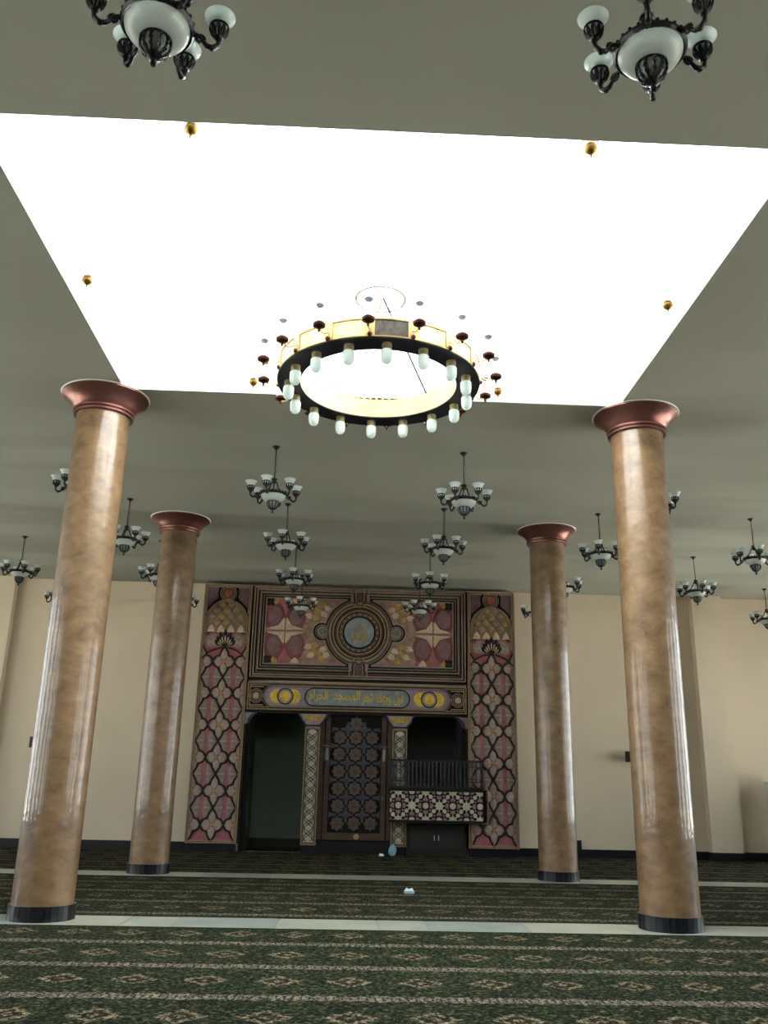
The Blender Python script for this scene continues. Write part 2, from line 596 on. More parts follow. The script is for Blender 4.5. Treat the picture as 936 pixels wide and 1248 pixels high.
# ================================================================ THE HALL
# floor, marble strips between the carpets
fl = structure(MB().box(-XS, XS, YB, 14.2, -0.3, 0.0).build('floor', M['slab']))
tile_me = {}
for yi, (y0, y1) in enumerate(((-0.47, 0.34), (5.45, 6.30))):
    x = -XS + 0.02
    k = 0
    while x < XS - 0.05:
        L_ = 1.22 if (k + yi) % 3 else 0.60
        x1 = min(x + L_, XS - 0.02)
        MB().box(x + 0.004, x1 - 0.004, y0 + 0.006, y1 - 0.006, 0.0, 0.012 + 0.001 * (k % 2)).build(
            'marble_tile', M[('strip', 'strip2', 'strip3')[(k * 7 + yi) % 3]], fl)
        x = x1
        k += 1

for nm, y0, y1, ph, lab in (('carpet', YB + 0.1, -0.475, -1.53, 'green carpet with beige diamonds spread before the first marble strip'),
                            ('carpet', 0.345, 5.445, 0.65, 'green carpet between the two pale marble strips'),
                            ('carpet', 6.305, YW - 0.032, 0.9, 'dark green carpet between the second marble strip and the carved wall')):
    o = MB().box(-XS + 0.05, XS - 0.05, y0, y1, 0.0, 0.012).build(nm, carpet_mat('green_prayer_carpet', ph, warm=0.004 if y0 > 0 else 0.0))
    tag(o, lab, 'carpet')

# ceiling with the skylight opening
T = 0.14
cb = MB()
cb.box(-XS, XS, YB, SKN, H, H + T)
cb.box(-XS, XS, SKF, YW + 0.1, H, H + T)
cb.box(-XS, -SKX, SKN, SKF, H, H + T)
cb.box(SKX, XS, SKN, SKF, H, H + T)
structure(cb.build('ceiling', M['ceiling']))

# skylight: white curb and a hipped roof of opal sheets
sk = bpy.data.objects.new('window_1', None)
COL.objects.link(sk)
sk.location = (0, -3.0, H + T)
structure(sk)
a, b_, hz = 3.85, 3.0, 1.15
cw = MB()
cw.box(-a - 0.15, -a, -b_ - 0.15, b_ + 0.15, 0, hz)
cw.box(a, a + 0.15, -b_ - 0.15, b_ + 0.15, 0, hz)
cw.box(-a, a, -b_ - 0.15, -b_, 0, hz)
cw.box(-a, a, b_, b_ + 0.15, 0, hz)
cw.build('curb', M['white'], sk)
rz1, rid = hz + 1.5, 1.2
nsx = 8
for side in (-1, 1):
    for k in range(nsx):
        x0, x1 = -a + 2 * a * k / nsx, -a + 2 * a * (k + 1) / nsx
        t0, t1 = max(-rid, min(rid, x0 * rid / a)), max(-rid, min(rid, x1 * rid / a))
        vs = [(x0, side * b_, hz), (x1, side * b_, hz), (t1, 0, rz1), (t0, 0, rz1)]
        MB().add(vs, [(0, 1, 2, 3)]).build('roof_sheet', M['roofsheet'], sk)
    for k in range(6):
        y0, y1 = -b_ + 2 * b_ * k / 6, -b_ + 2 * b_ * (k + 1) / 6
        MB().add([(side * a, y0, hz), (side * a, y1, hz), (side * rid, 0, rz1)], [(0, 1, 2)]).build('roof_sheet', M['roofsheet'], sk)
MB().tube([(-rid - 0.05, 0, rz1 + 0.05), (rid + 0.05, 0, rz1 + 0.05)], 0.06, 8).build('ridge_beam', M['white'], sk)

# side walls with tall windows
for sname, sx in (('left', -1), ('right', 1)):
    wb = MB()
    xa, xb = (XS, XS + 0.35) if sx > 0 else (-XS - 0.35, -XS)
    wb.box(xa, xb, YB, 14.2, 0, WZ0)
    wb.box(xa, xb, YB, 14.2, WZ1, H + T)
    y = YB
    for yy, ww in WIN[sx]:
        wb.box(xa, xb, y, yy - ww / 2, WZ0, WZ1)
        y = yy + ww / 2
    wb.box(xa, xb, y, 14.2, WZ0, WZ1)
    structure(wb.build('wall_' + sname, M['wall_side']))
    structure(MB().box(sx * XS - 0.03 if sx > 0 else -XS, sx * XS if sx > 0 else -XS + 0.03, YB, YW, 0, 0.21).build('baseboard_' + sname, M['black']))
wn = 2
for sx in (-1, 1):
    for yy, ww in WIN[sx]:
        wo = bpy.data.objects.new('window_%d' % wn, None)
        wn += 1
        COL.objects.link(wo)
        wo.location = (sx * (XS + 0.15), yy, WZ0)
        structure(wo)
        fb = MB()
        hw, hh = ww / 2, WZ1 - WZ0
        for (p0, p1, q0, q1) in ((-hw, -hw + 0.07, 0, hh), (hw - 0.07, hw, 0, hh), (-hw, hw, 0, 0.07), (-hw, hw, hh - 0.07, hh), (-0.03, 0.03, 0, hh), (-hw, hw, 3.2, 3.26)):
            fb.box(-0.04, 0.04, p0, p1, q0, q1)
        fb.build('window_frame', M['frame'], wo)
        for (p0, p1, q0, q1) in ((-hw, 0, 0, 3.2), (0, hw, 0, 3.2), (-hw, 0, 3.26, hh), (0, hw, 3.26, hh)):
            MB().add([(0, p0, q0), (0, p1, q0), (0, p1, q1), (0, p0, q1)], [(0, 1, 2, 3)]).build('pane', M['clear'], wo)
structure(MB().box(-XS - 0.35, XS + 0.35, YB - 0.3, YB, 0, H + T).build('wall_back', M['wall_side']))
structure(MB().box(-70, 70, -70, 70, -0.6, -0.35).build('ground', M['ground']))

# front wall with the recesses behind the carved work
OX, OZ = 2.83, 3.45
fw = MB()
fw.box(-XS, -OX, YW, YW + 0.3, 0, H)
fw.box(OX, XS, YW, YW + 0.3, 0, H)
fw.box(-OX, OX, YW, YW + 0.3, OZ, H)
structure(fw.build('wall_front', M['wall']))
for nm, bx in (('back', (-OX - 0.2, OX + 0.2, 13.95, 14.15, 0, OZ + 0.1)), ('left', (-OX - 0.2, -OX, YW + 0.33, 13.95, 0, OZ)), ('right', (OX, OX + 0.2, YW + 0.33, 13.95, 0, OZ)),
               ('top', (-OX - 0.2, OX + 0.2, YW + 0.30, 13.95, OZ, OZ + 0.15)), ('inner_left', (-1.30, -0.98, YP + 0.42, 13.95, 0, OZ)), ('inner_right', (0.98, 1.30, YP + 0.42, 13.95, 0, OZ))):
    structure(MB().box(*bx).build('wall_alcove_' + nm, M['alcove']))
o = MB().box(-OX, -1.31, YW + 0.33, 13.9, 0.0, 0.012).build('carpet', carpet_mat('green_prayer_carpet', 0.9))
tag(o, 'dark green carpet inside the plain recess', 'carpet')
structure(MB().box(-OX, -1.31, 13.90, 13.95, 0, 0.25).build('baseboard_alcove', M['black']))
# pilasters
structure(MB().box(9.20, 10.03, YW - 0.26, YW, 0.21, H).build('trim_1', M['wall']))
structure(MB().box(-10.18, -9.345, YW - 0.26, YW, 0.21, H).build('trim_2', M['wall']))
bb = MB()
for x0, x1 in ((-XS, -10.18), (-9.345, -4.24), (4.24, 9.20), (10.03, XS)):
    bb.box(x0, x1, YW - 0.03, YW, 0, 0.215)
bb.box(-10.2, -9.325, YW - 0.29, YW, 0, 0.21)
bb.box(9.18, 10.05, YW - 0.29, YW, 0, 0.21)
structure(bb.build('baseboard_front', M['black']))

# ================================================================ COLUMNS
RC = 0.366


def make_column(label, x, y):
    t = thing('column', label, 'column', (x, y, 0), 0, 'round tan stone columns')
    MB().lathe([(RC, 0.17), (RC, 1.6), (RC, 3.2), (RC, 4.8), (RC, H - 0.30)], 64).build('shaft', M['shaft'], t, smooth=True)
    # base ring of black slabs
    n = 16
    for k in range(n):
        vs = []
        for a_ in (2 * PI * (k + 0.02) / n, 2 * PI * (k + 0.5) / n, 2 * PI * (k + 0.98) / n):
            for r_ in (RC - 0.01, RC + 0.028):
                for z_ in (0.0, 0.185):
                    vs.append((r_ * math.cos(a_), r_ * math.sin(a_), z_))
        fs = []
        for q in (0, 4):
            fs += [(q + 2, q + 6, q + 7, q + 3), (q + 1, q + 3, q + 7, q + 5), (q, q + 1, q + 5, q + 4)]
        fs += [(0, 2, 3, 1), (8, 9, 11, 10)]
        MB().add(vs, fs).build('base_slab', M['black'], t)
    R = RC
    prof = [(R, H - 0.33), (R + 0.045, H - 0.325), (R + 0.05, H - 0.30), (R + 0.03, H - 0.285), (R + 0.055, H - 0.275), (R + 0.06, H - 0.25), (R + 0.035, H - 0.235),
            (R + 0.05, H - 0.22), (R + 0.075, H - 0.175), (R + 0.115, H - 0.12), (R + 0.165, H - 0.075), (R + 0.215, H - 0.045), (R + 0.235, H - 0.03), (R + 0.235, H - 0.012), (R + 0.2, H - 0.012)]
    MB().lathe(prof, 56).build('capital', M['copper'], t, smooth=True)
    MB().lathe([(R + 0.15, H - 0.012), (R + 0.25, H - 0.012), (R + 0.255, H), (R + 0.15, H)], 56).build('collar', M['white'], t, smooth=True)['label'] = 'thin white plaster collar'
    return t


AX = 3.86
make_column('tan stone column on the first marble strip, on the recess side', -AX, 0.0)
make_column('tan stone column on the first marble strip, on the balcony side', AX, 0.0)
make_column('tan stone column on the second marble strip, on the recess side', -AX, 6.05)
make_column('tan stone column on the second marble strip, on the balcony side', AX, 6.05)

# ================================================================ SIX-ARM CHANDELIERS
def make_chandelier():
    t = thing('chandelier', '', 'chandelier')
    MB().lathe([(0.0, -0.001), (0.065, -0.001), (0.06, -0.015), (0.03, -0.035), (0.012, -0.06), (0.0, -0.06)], 14).build('canopy', M['iron'], t, smooth=True)
    rod = MB().tube([(0, 0, -0.05), (0, 0, -0.56)], 0.0075, 6)
    for k in range(9):
        z = -0.08 - k * 0.053
        rod.lathe([(0.0, z + 0.012), (0.013, z), (0.0, z - 0.012)], 6)
    rod.build('hanging_chain', M['iron'], t)
    MB().tube([(0.015, 0.01, -0.05), (0.03, 0.015, -0.3), (0.015, 0.01, -0.56)], 0.003, 4).build('cable', M['iron'], t)
    MB().lathe([(0, -0.54), (0.02, -0.545), (0.045, -0.56), (0.05, -0.575), (0.03, -0.59), (0.04, -0.605), (0.035, -0.63), (0.015, -0.65), (0, -0.66)], 12).build('hub', M['iron'], t, smooth=True)
    for k in range(3):
        a_ = 2 * PI * k / 3 + 0.3
        c_, s_ = math.cos(a_), math.sin(a_)
        pts = [(r_ * c_, r_ * s_, z_) for r_, z_ in ((0.03, -0.60), (0.055, -0.63), (0.075, -0.69), (0.11, -0.75), (0.155, -0.795), (0.19, -0.825), (0.205, -0.84))]
        MB().tube(pts, [0.014, 0.012, 0.012, 0.011, 0.012, 0.016, 0.012], 7).build('brace', M['iron'], t, smooth=True)
    rim = MB().lathe([(0.20, -0.845), (0.205, -0.815), (0.222, -0.815), (0.228, -0.84), (0.215, -0.86), (0.20, -0.845)], 30)
    for k in range(24):
        a_ = 2 * PI * k / 24
        rim.lathe([(0, 0.016), (0.012, 0.006), (0.012, -0.006), (0, -0.01)], 6, (0.216 * math.cos(a_), 0.216 * math.sin(a_), -0.808))
    rim.build('rim', M['iron'], t)
    MB().lathe([(0.200, -0.85), (0.196, -0.872), (0.178, -0.902), (0.145, -0.930), (0.10, -0.948), (0.06, -0.955), (0.0, -0.958)], 30).build('glass_bowl', M['glass_white'], t, smooth=True)
    bw = MB()
    prof = [(0.088, -0.945), (0.094, -0.965), (0.092, -1.0), (0.078, -1.035), (0.05, -1.065), (0.02, -1.08)]
    for k in range(10):
        a_ = 2 * PI * k / 10
        bw.tube([(r_ * math.cos(a_ + (0.10 if j % 2 else -0.10)), r_ * math.sin(a_ + (0.10 if j % 2 else -0.10)), z_) for j, (r_, z_) in enumerate(prof)], 0.0075, 5)
        bw.tube([(r_ * math.cos(a_ + (-0.10 if j % 2 else 0.10)), r_ * math.sin(a_ + (-0.10 if j % 2 else 0.10)), z_) for j, (r_, z_) in enumerate(prof)], 0.006, 5)
    bw.lathe([(0.084, -0.935), (0.10, -0.94), (0.10, -0.958), (0.086, -0.955)], 20)
    bw.lathe([(0.045, -1.058), (0.05, -1.07), (0.03, -1.083), (0.014, -1.09), (0.014, -1.115), (0.021, -1.12), (0.016, -1.14), (0, -1.145)], 12)
    cg = bw.build('filigree_basket', M['iron'], t)
    MB().lathe([(0.084, -0.945), (0.085, -1.0), (0.07, -1.035), (0.04, -1.065), (0, -1.075)], 18).build('basket_glass', M['glass_dull'], cg, smooth=True)
    # arms share their meshes
    ab_ = MB()
    ap = [(0.205, -0.845), (0.235, -0.835), (0.262, -0.845), (0.28, -0.875), (0.305, -0.902), (0.34, -0.905), (0.368, -0.88), (0.376, -0.845), (0.372, -0.815)]
    ab_.tube([(r_, 0, z_) for r_, z_ in ap], [0.014, 0.016, 0.014, 0.013, 0.017, 0.019, 0.016, 0.014, 0.018], 8)
    ab_.tube([(0.262 + 0.026 * math.cos(q), 0, -0.855 + 0.026 * math.sin(q)) for q in [i * 0.7 for i in range(8)]], 0.011, 6)
    ab_.lathe([(0, -0.925), (0.016, -0.92), (0.018, -0.905), (0.0, -0.895)], 8, (0.335, 0, 0))
    ab_.lathe([(0, -0.80), (0.03, -0.812), (0.022, -0.83), (0, -0.835)], 10, (0.372, 0, 0))
    arm_me = ab_.mesh('arm', M['iron'], True)
    cp = MB()
    prof = [(0.02, -0.808), (0.042, -0.79), (0.054, -0.765), (0.057, -0.738)]
    for k in range(9):
        a_ = 2 * PI * k / 9
        for sg in (-1, 1):
            cp.tube([(0.372 + r_ * math.cos(a_ + sg * 0.35 * j / 3), r_ * math.sin(a_ + sg * 0.35 * j / 3), z_) for j, (r_, z_) in enumerate(prof)], 0.0075, 4)
    cp.lathe([(0.05, -0.745), (0.062, -0.742), (0.062, -0.728), (0.05, -0.73)], 16, (0.372, 0, 0))
    cp.lathe([(0.0, -0.81), (0.034, -0.80), (0.045, -0.782), (0.05, -0.76), (0.05, -0.745)], 14, (0.372, 0, 0))
    cup_me = cp.mesh('shade_cup', M['iron'], True)
    sh_me = MB().lathe([(0.046, -0.775), (0.056, -0.745), (0.062, -0.715), (0.072, -0.685), (0.088, -0.662), (0.098, -0.652), (0.094, -0.650), (0.068, -0.683), (0.057, -0.715), (0.05, -0.745)], 22, (0.372, 0, 0)).mesh('lamp_shade', M['glass_bell'], True)
    for k in range(6):
        ar = inst('arm', arm_me, t, rz=2 * PI * k / 6)
        inst('shade_cup', cup_me, ar)
        inst('lamp_shade', sh_me, ar)
    return t


ch0 = make_chandelier()


def copy_tree(o, parent=None):
    c = o.copy()
    COL.objects.link(c)
    c.parent = parent
    for q in list(o.children):
        copy_tree(q, c)
    return c


ROW = {-3: 'hanging before the skylight', 0: 'first row beyond the skylight', 1: 'second row beyond the skylight', 2: 'third row beyond the skylight', 3: 'last row before the front wall'}
LANE = {1: 'inner lane', 3: 'middle lane', 5: 'outer lane', 7: 'outermost lane'}
spots = [(-3, -1, 14), (-3, 1, 9), (0, -3, 8), (0, -1, 17), (0, 1, 0), (0, 3, 24), (1, -3, 12), (1, -1, 22), (1, 1, 4), (1, 3, 9), (1, 5, 20),
         (2, -5, 2), (2, -3, 14), (2, -1, 27), (2, 1, 25), (2, 3, 10), (2, 5, 30), (3, -5, 5), (3, -3, 18), (3, -1, 26), (3, 1, 3), (3, 3, 15), (3, 7, 22)]
for n_, (k, i, rot) in enumerate(spots):
    o = ch0 if n_ == 0 else copy_tree(ch0)
    o.location = (1.539 * i, 1.70 + 3.05 * k, H)
    o.rotation_euler = (math.radians(random.uniform(-0.6, 0.6)), math.radians(random.uniform(-0.6, 0.6)), math.radians(rot))
    o['label'] = 'black six-arm chandelier, %s, %s, %s side' % (ROW[k], LANE[abs(i)], 'balcony' if i > 0 else 'recess')
    o['group'] = 'black six-arm chandeliers on the ceiling'

# ================================================================ RING CHANDELIER
RX, RY, RZ = 0.0, -2.80, 5.90
rc = thing('ring_chandelier', 'large round brass ring chandelier hanging in the skylight', 'chandelier', (RX, RY, RZ))
RO, RI = 1.125, 0.872
MB().lathe([(RI, 0.0), (RO, 0.0), (RO, 0.012), (RI, 0.012), (RI, 0.0)], 96).build('bottom_plate', M['navy'], rc, smooth=True)['label'] = 'dark underside plate of the ring'


def arc_panel(r0, r1, a0, a1, z0, z1, n=6):
    vs = []
    for i in range(n + 1):
        a_ = a0 + (a1 - a0) * i / n
        for r_ in (r0, r1):
            for z_ in (z0, z1):
                vs.append((r_ * math.cos(a_), r_ * math.sin(a_), z_))
    fs = []
    for i in range(n):
        q = i * 4
        fs += [(q, q + 4, q + 5, q + 1), (q + 2, q + 3, q + 7, q + 6), (q, q + 2, q + 6, q + 4), (q + 1, q + 5, q + 7, q + 3)]
    fs += [(0, 1, 3, 2), (n * 4, n * 4 + 2, n * 4 + 3, n * 4 + 1)]
    return MB().add(vs, fs)


band_me = arc_panel(RO - 0.012, RO, math.radians(1.6), math.radians(20.9), 0.022, 0.205).mesh('band_panel', M['brass'], True)
etch_me = arc_panel(RO - 0.012, RO, math.radians(1.6), math.radians(20.9), 0.022, 0.205).mesh('band_panel', M['etched'], True)
post_me = arc_panel(RO - 0.014, RO + 0.010, math.radians(-2.6), math.radians(2.6), 0.012, 0.215, 2).mesh('band_post', M['brass_deep'], True)
boss_me = MB().lathe([(0, 0.03), (0.02, 0.022), (0.028, 0.0), (0.018, -0.02), (0, -0.028)], 8, (RO + 0.012, 0, 0.035)).mesh('band_boss', M['bronze'], True)
A0 = math.radians(-96.5)
for k in range(16):
    a_ = A0 + 2 * PI * k / 16
    p_ = inst('band_panel', etch_me if k == 0 else band_me, rc, rz=a_)
    if k == 0:
        p_['label'] = 'etched glass band panel with a painted dark reflection'
    q_ = inst('band_post', post_me, rc, rz=a_)
    inst('band_boss', boss_me, q_)
MB().lathe([(RO - 0.014, 0.012), (RO + 0.008, 0.012), (RO + 0.010, 0.024), (RO - 0.01, 0.024), (RO - 0.014, 0.012)], 96).build('lower_hoop', M['brass'], rc, smooth=True)
uh = MB().lathe([(RO - 0.014, 0.205), (RO + 0.010, 0.205), (RO + 0.012, 0.222), (RO - 0.014, 0.222), (RO - 0.014, 0.205)], 96)
for k in range(96):
    a_ = 2 * PI * k / 96
    uh.lathe([(0.014, 0), (0.016, 0.012), (0.004, 0.03), (0, 0.034)], 5, (RO * math.cos(a_), RO * math.sin(a_), 0.222))
uh.build('upper_crest', M['brass'], rc)['kind'] = 'stuff'
MB().lathe([(RI, 0.012), (RI, 0.235), (RI + 0.012, 0.24), (RI + 0.012, 0.012)], 96).build('inner_band', M['brass_deep'], rc, smooth=True)
ic = MB()
for k in range(72):
    a_ = 2 * PI * k / 72
    ic.lathe([(0.014, 0), (0.016, 0.012), (0.0, 0.03)], 5, (RI * math.cos(a_), RI * math.sin(a_), 0.237))
ic.build('inner_crest', M['brass'], rc)['kind'] = 'stuff'
# frosted cups hanging from the plate
sock_me = MB().lathe([(0, 0.0), (0.05, 0.0), (0.052, -0.01), (0.05, -0.07), (0.0, -0.07)], 16).mesh('lamp_socket', M['brass_dull'], True)
cup_me = MB().lathe([(0.047, -0.065), (0.060, -0.08), (0.061, -0.14), (0.055, -0.185), (0.035, -0.212), (0.0, -0.222)], 20).mesh('frosted_cup', M['glass_bell'], True)
for k in range(16):
    a_ = math.radians(-87 + 22.5 * k)
    s_ = inst('lamp_socket', sock_me, rc, (0.998 * math.cos(a_), 0.998 * math.sin(a_), 0.0))
    inst('frosted_cup', cup_me, s_)
# candle arms around the outside
ca = MB().tube([(RO, 0, 0.12), (RO + 0.05, 0, 0.075), (RO + 0.11, 0, 0.05), (RO + 0.165, 0, 0.062), (RO + 0.185, 0, 0.09)], 0.008, 6)
arm2 = ca.mesh('candle_arm', M['brass'], True)
ccup = MB().lathe([(0, 0.02), (0.012, 0.03), (0.014, 0.055), (0.03, 0.068), (0.062, 0.085), (0.068, 0.11), (0.058, 0.124), (0.03, 0.11), (0, 0.108)], 16, (RO + 0.185, 0, 0)).mesh('candle_cup', M['bronze'], True)
cgl = MB().lathe([(0.03, 0.115), (0.046, 0.14), (0.048, 0.2), (0.04, 0.26), (0.03, 0.275)], 16, (RO + 0.185, 0, 0)).mesh('candle_glass', M['glass_bell'], True)
cfin = MB().lathe([(0, 0.28), (0.022, 0.295), (0.046, 0.325), (0.022, 0.352), (0.006, 0.37), (0.006, 0.40), (0, 0.415)], 12, (RO + 0.185, 0, 0)).mesh('candle_finial', M['glass_grey'], True)
for k in range(16):
    a_ = A0 + 2 * PI * k / 16
    c_ = inst('candle_arm', arm2, rc, rz=a_)
    inst('candle_cup', ccup, c_)
    inst('candle_glass', cgl, c_)
    inst('candle_finial', cfin, c_)
# stem with tiered drums
MB().tube([(0, 0, 1.0), (0, 0, 3.76)], 0.018, 8).build('stem', M['brass'], rc, smooth=True)
for z_, r_, h_ in ((1.16, 0.235, 0.56), (1.76, 0.165, 0.44)):
    d_ = MB().lathe([(r_, 0.0), (r_, h_)], 40).build('crystal_drum', M['glass_bell'], rc, (0, 0, z_), smooth=True)
    MB().lathe([(r_ - 0.008, h_), (r_ + 0.012, h_), (r_ + 0.014, h_ + 0.03), (r_ - 0.008, h_ + 0.03), (r_ - 0.008, h_)], 40).build('drum_hoop', M['brass'], d_, smooth=True)
    for k in range(4):
        a_ = PI / 2 * k
        MB().tube([(0.0, 0, h_), (r_ * math.cos(a_), r_ * math.sin(a_), h_ + 0.01)], 0.006, 5).build('drum_spoke', M['brass'], d_)
tc_ = MB().lathe([(0.27, 0.0), (0.30, 0.0), (0.305, 0.05), (0.27, 0.05), (0.27, 0.0)], 40)
for k in range(32):
    a_ = 2 * PI * k / 32
    tc_.lathe([(0.014, 0), (0.0, 0.04)], 5, (0.29 * math.cos(a_), 0.29 * math.sin(a_), 0.05))
tc_.build('hub_crest', M['white'], rc, (0, 0, 1.10))
MB().lathe([(0, 2.80), (0.03, 2.83), (0.045, 2.87), (0.03, 2.91), (0, 2.94)], 14).build('stem_knop', M['brass'], rc, smooth=True)
for k in range(6):
    a_ = math.radians(50 + 60 * k)
    pts = [(0.05 * math.cos(a_), 0.05 * math.sin(a_), 1.15), (1.0 * math.cos(a_), 1.0 * math.sin(a_), 0.20)]
    MB().tube(pts, 0.0055 if k else 0.011, 5).build('stay_rod', M['navy'] if k == 0 else M['white'], rc)
    MB().tube([(RI * math.cos(a_), RI * math.sin(a_), 0.165), (1.0 * math.cos(a_), 1.0 * math.sin(a_), 0.20), (RO * math.cos(a_), RO * math.sin(a_), 0.20)], 0.007, 5).build('spoke', M['brass'], rc)

# small pendant lamps around it
pend0 = None
HEX = [(-1.73, -5.50, 'over the near skylight edge, recess side'), (1.74, -5.48, 'over the near skylight edge, balcony side'), (-3.30, -3.02, 'at the skylight side edge, recess side'),
       (3.30, -2.98, 'at the skylight side edge, balcony side'), (-1.69, -0.56, 'over the far skylight edge, recess side'), (1.74, -0.54, 'over the far skylight edge, balcony side')]
for n_, (x, y, lab) in enumerate(HEX):
    if pend0 is None:
        t = thing('pendant_lamp', '', 'lamp')
        MB().lathe([(0, 0.0), (0.008, 0.01), (0.008, 0.03), (0.02, 0.045), (0.04, 0.06), (0.058, 0.085), (0.06, 0.10), (0.045, 0.115), (0.052, 0.13), (0.04, 0.15), (0, 0.155)], 16).build('bottom_cup', M['gold_dark'], t, smooth=True)
        MB().lathe([(0.04, 0.15), (0.075, 0.19), (0.085, 0.26), (0.07, 0.33), (0.05, 0.36)], 20).build('glass_body', M['glass_bell'], t, smooth=True)
        MB().lathe([(0.052, 0.36), (0.055, 0.375), (0.03, 0.40), (0.01, 0.43), (0, 0.43)], 14).build('top_cap', M['brass'], t, smooth=True)
        for k in range(4):
            a_ = PI / 2 * k
            MB().tube([(0.05 * math.cos(a_), 0.05 * math.sin(a_), 0.13), (0.09 * math.cos(a_), 0.09 * math.sin(a_), 0.24), (0.052 * math.cos(a_), 0.052 * math.sin(a_), 0.37)], 0.004, 4).build('cage_rib', M['brass'], t)
        MB().tube([(0, 0, 0.42), (0, 0, 1.0)], 0.005, 5).build('hanging_rod', M['white'], t)
        pend0 = t
        o = t
    else:
        o = copy_tree(pend0)
    o.location = (x, y, 6.87)
    # rod reaches the sloping roof above
    ax_, by_ = (3.85 - abs(x)) / (3.85 - 1.2), (3.0 - abs(y + 3.0)) / 3.0
    top = (H + T + 1.15 + 1.5 * max(0.02, min(ax_, by_))) - 6.87
    rod = [c for c in o.children if c.name.startswith('hanging_rod')][0]
    rod.data = MB().tube([(0, 0, 0.42), (0, 0, top)], 0.005, 5).mesh('hanging_rod', M['white'])
    o['label'] = 'small gold-tipped pendant lamp ' + lab
    o['group'] = 'gold-tipped pendant lamps around the ring chandelier'

# ================================================================ CARVED SIDE PANELS
PB, PT, PHW = 0.205, 6.80, 0.645
AH, BH = 0.29, 0.4075
QUAD = [(0, BH), (0.055, 0.315), (0.10, 0.235), (0.118, 0.175), (0.15, 0.152), (0.20, 0.138), (0.245, 0.10), (0.275, 0.05), (AH, 0)]
RIGHT = QUAD + [(x, -z) for x, z in QUAD[-2::-1]]
LOOP = RIGHT + [(-x, z) for x, z in RIGHT[-2:0:-1]]


def flower(full=1):
    mb = MB()
    def petal(dx, dz, L_, W_, o):
        ang = math.atan2(dz, dx)
        pl = [(0.02, 0), (L_ * 0.35, W_), (L_ * 0.7, W_ * 0.95), (L_, 0), (L_ * 0.7, -W_ * 0.95), (L_ * 0.35, -W_)]
        mb.prism([(o + 0 * L_ + px * math.cos(ang) - pz * math.sin(ang), px * math.sin(ang) + pz * math.cos(ang)) for px, pz in pl], 0, -0.012, 0.12, 0.014)
    if full == 1:
        petal(1, 0, 0.265, 0.125, 0)
        petal(-1, 0, 0.265, 0.125, 0)
        petal(0, 1, 0.36, 0.088, 0)
        petal(0, -1, 0.36, 0.088, 0)
    else:  # half flower, opening towards +x
        petal(1, 0, 0.265, 0.125, 0)
        mb.prism([(0, 0.03), (0.07, 0.12), (0.075, 0.22), (0, 0.36)], 0, -0.012, 0.1, 0.008)
        mb.prism([(0, -0.03), (0.07, -0.12), (0.075, -0.22), (0, -0.36)], 0, -0.012, 0.1, 0.008)
    return mb


flower_me = flower(1).mesh('carved_flower', M['mauve_pale'])
half_me = flower(0).mesh('carved_flower', M['mauve_pale'])
eye_me = MB().prism(star(0, 0, 0.075, 0.028, 4), -0.014, -0.030, 0.1, 0.004).mesh('flower_eye', M['ochre'])
heye_me = MB().prism([(0, 0.07), (0.028, 0.02), (0.07, 0), (0.028, -0.02), (0, -0.07)], -0.014, -0.030, 0.1, 0.004).mesh('flower_eye', M['ochre'])
lat_me = MB().strip(LOOP, 0.044, 0.0, -0.036, True, 0.7).mesh('lattice_loop', M['board'])
hlat_me = MB().strip(RIGHT, 0.044, 0.0, -0.036, False, 0.7).mesh('lattice_loop', M['board'])
lf_me = MB().prism([(0.035, 0.03), (0.045, 0.12), (0.06, 0.22), (0.095, 0.285), (0.135, 0.24), (0.17, 0.18), (0.195, 0.11), (0.25, 0.045), (0.27, 0.0), (0.25, -0.045), (0.195, -0.11), (0.17, -0.18), (0.135, -0.24), (0.095, -0.285), (0.06, -0.22), (0.045, -0.12), (0.035, -0.03)], 0, -0.010, 0.10, 0.012).mesh('carved_leaf', M['mauve'])
bar_me = MB().prism([(0.05, 0), (0.09, 0.030), (0.13, 0.014), (0.17, 0.028), (0.25, 0), (0.17, -0.028), (0.13, -0.014), (0.09, -0.030)], -0.012, -0.030, 0.1, 0.003).mesh('leaf_vein', M['mauve_pale'])


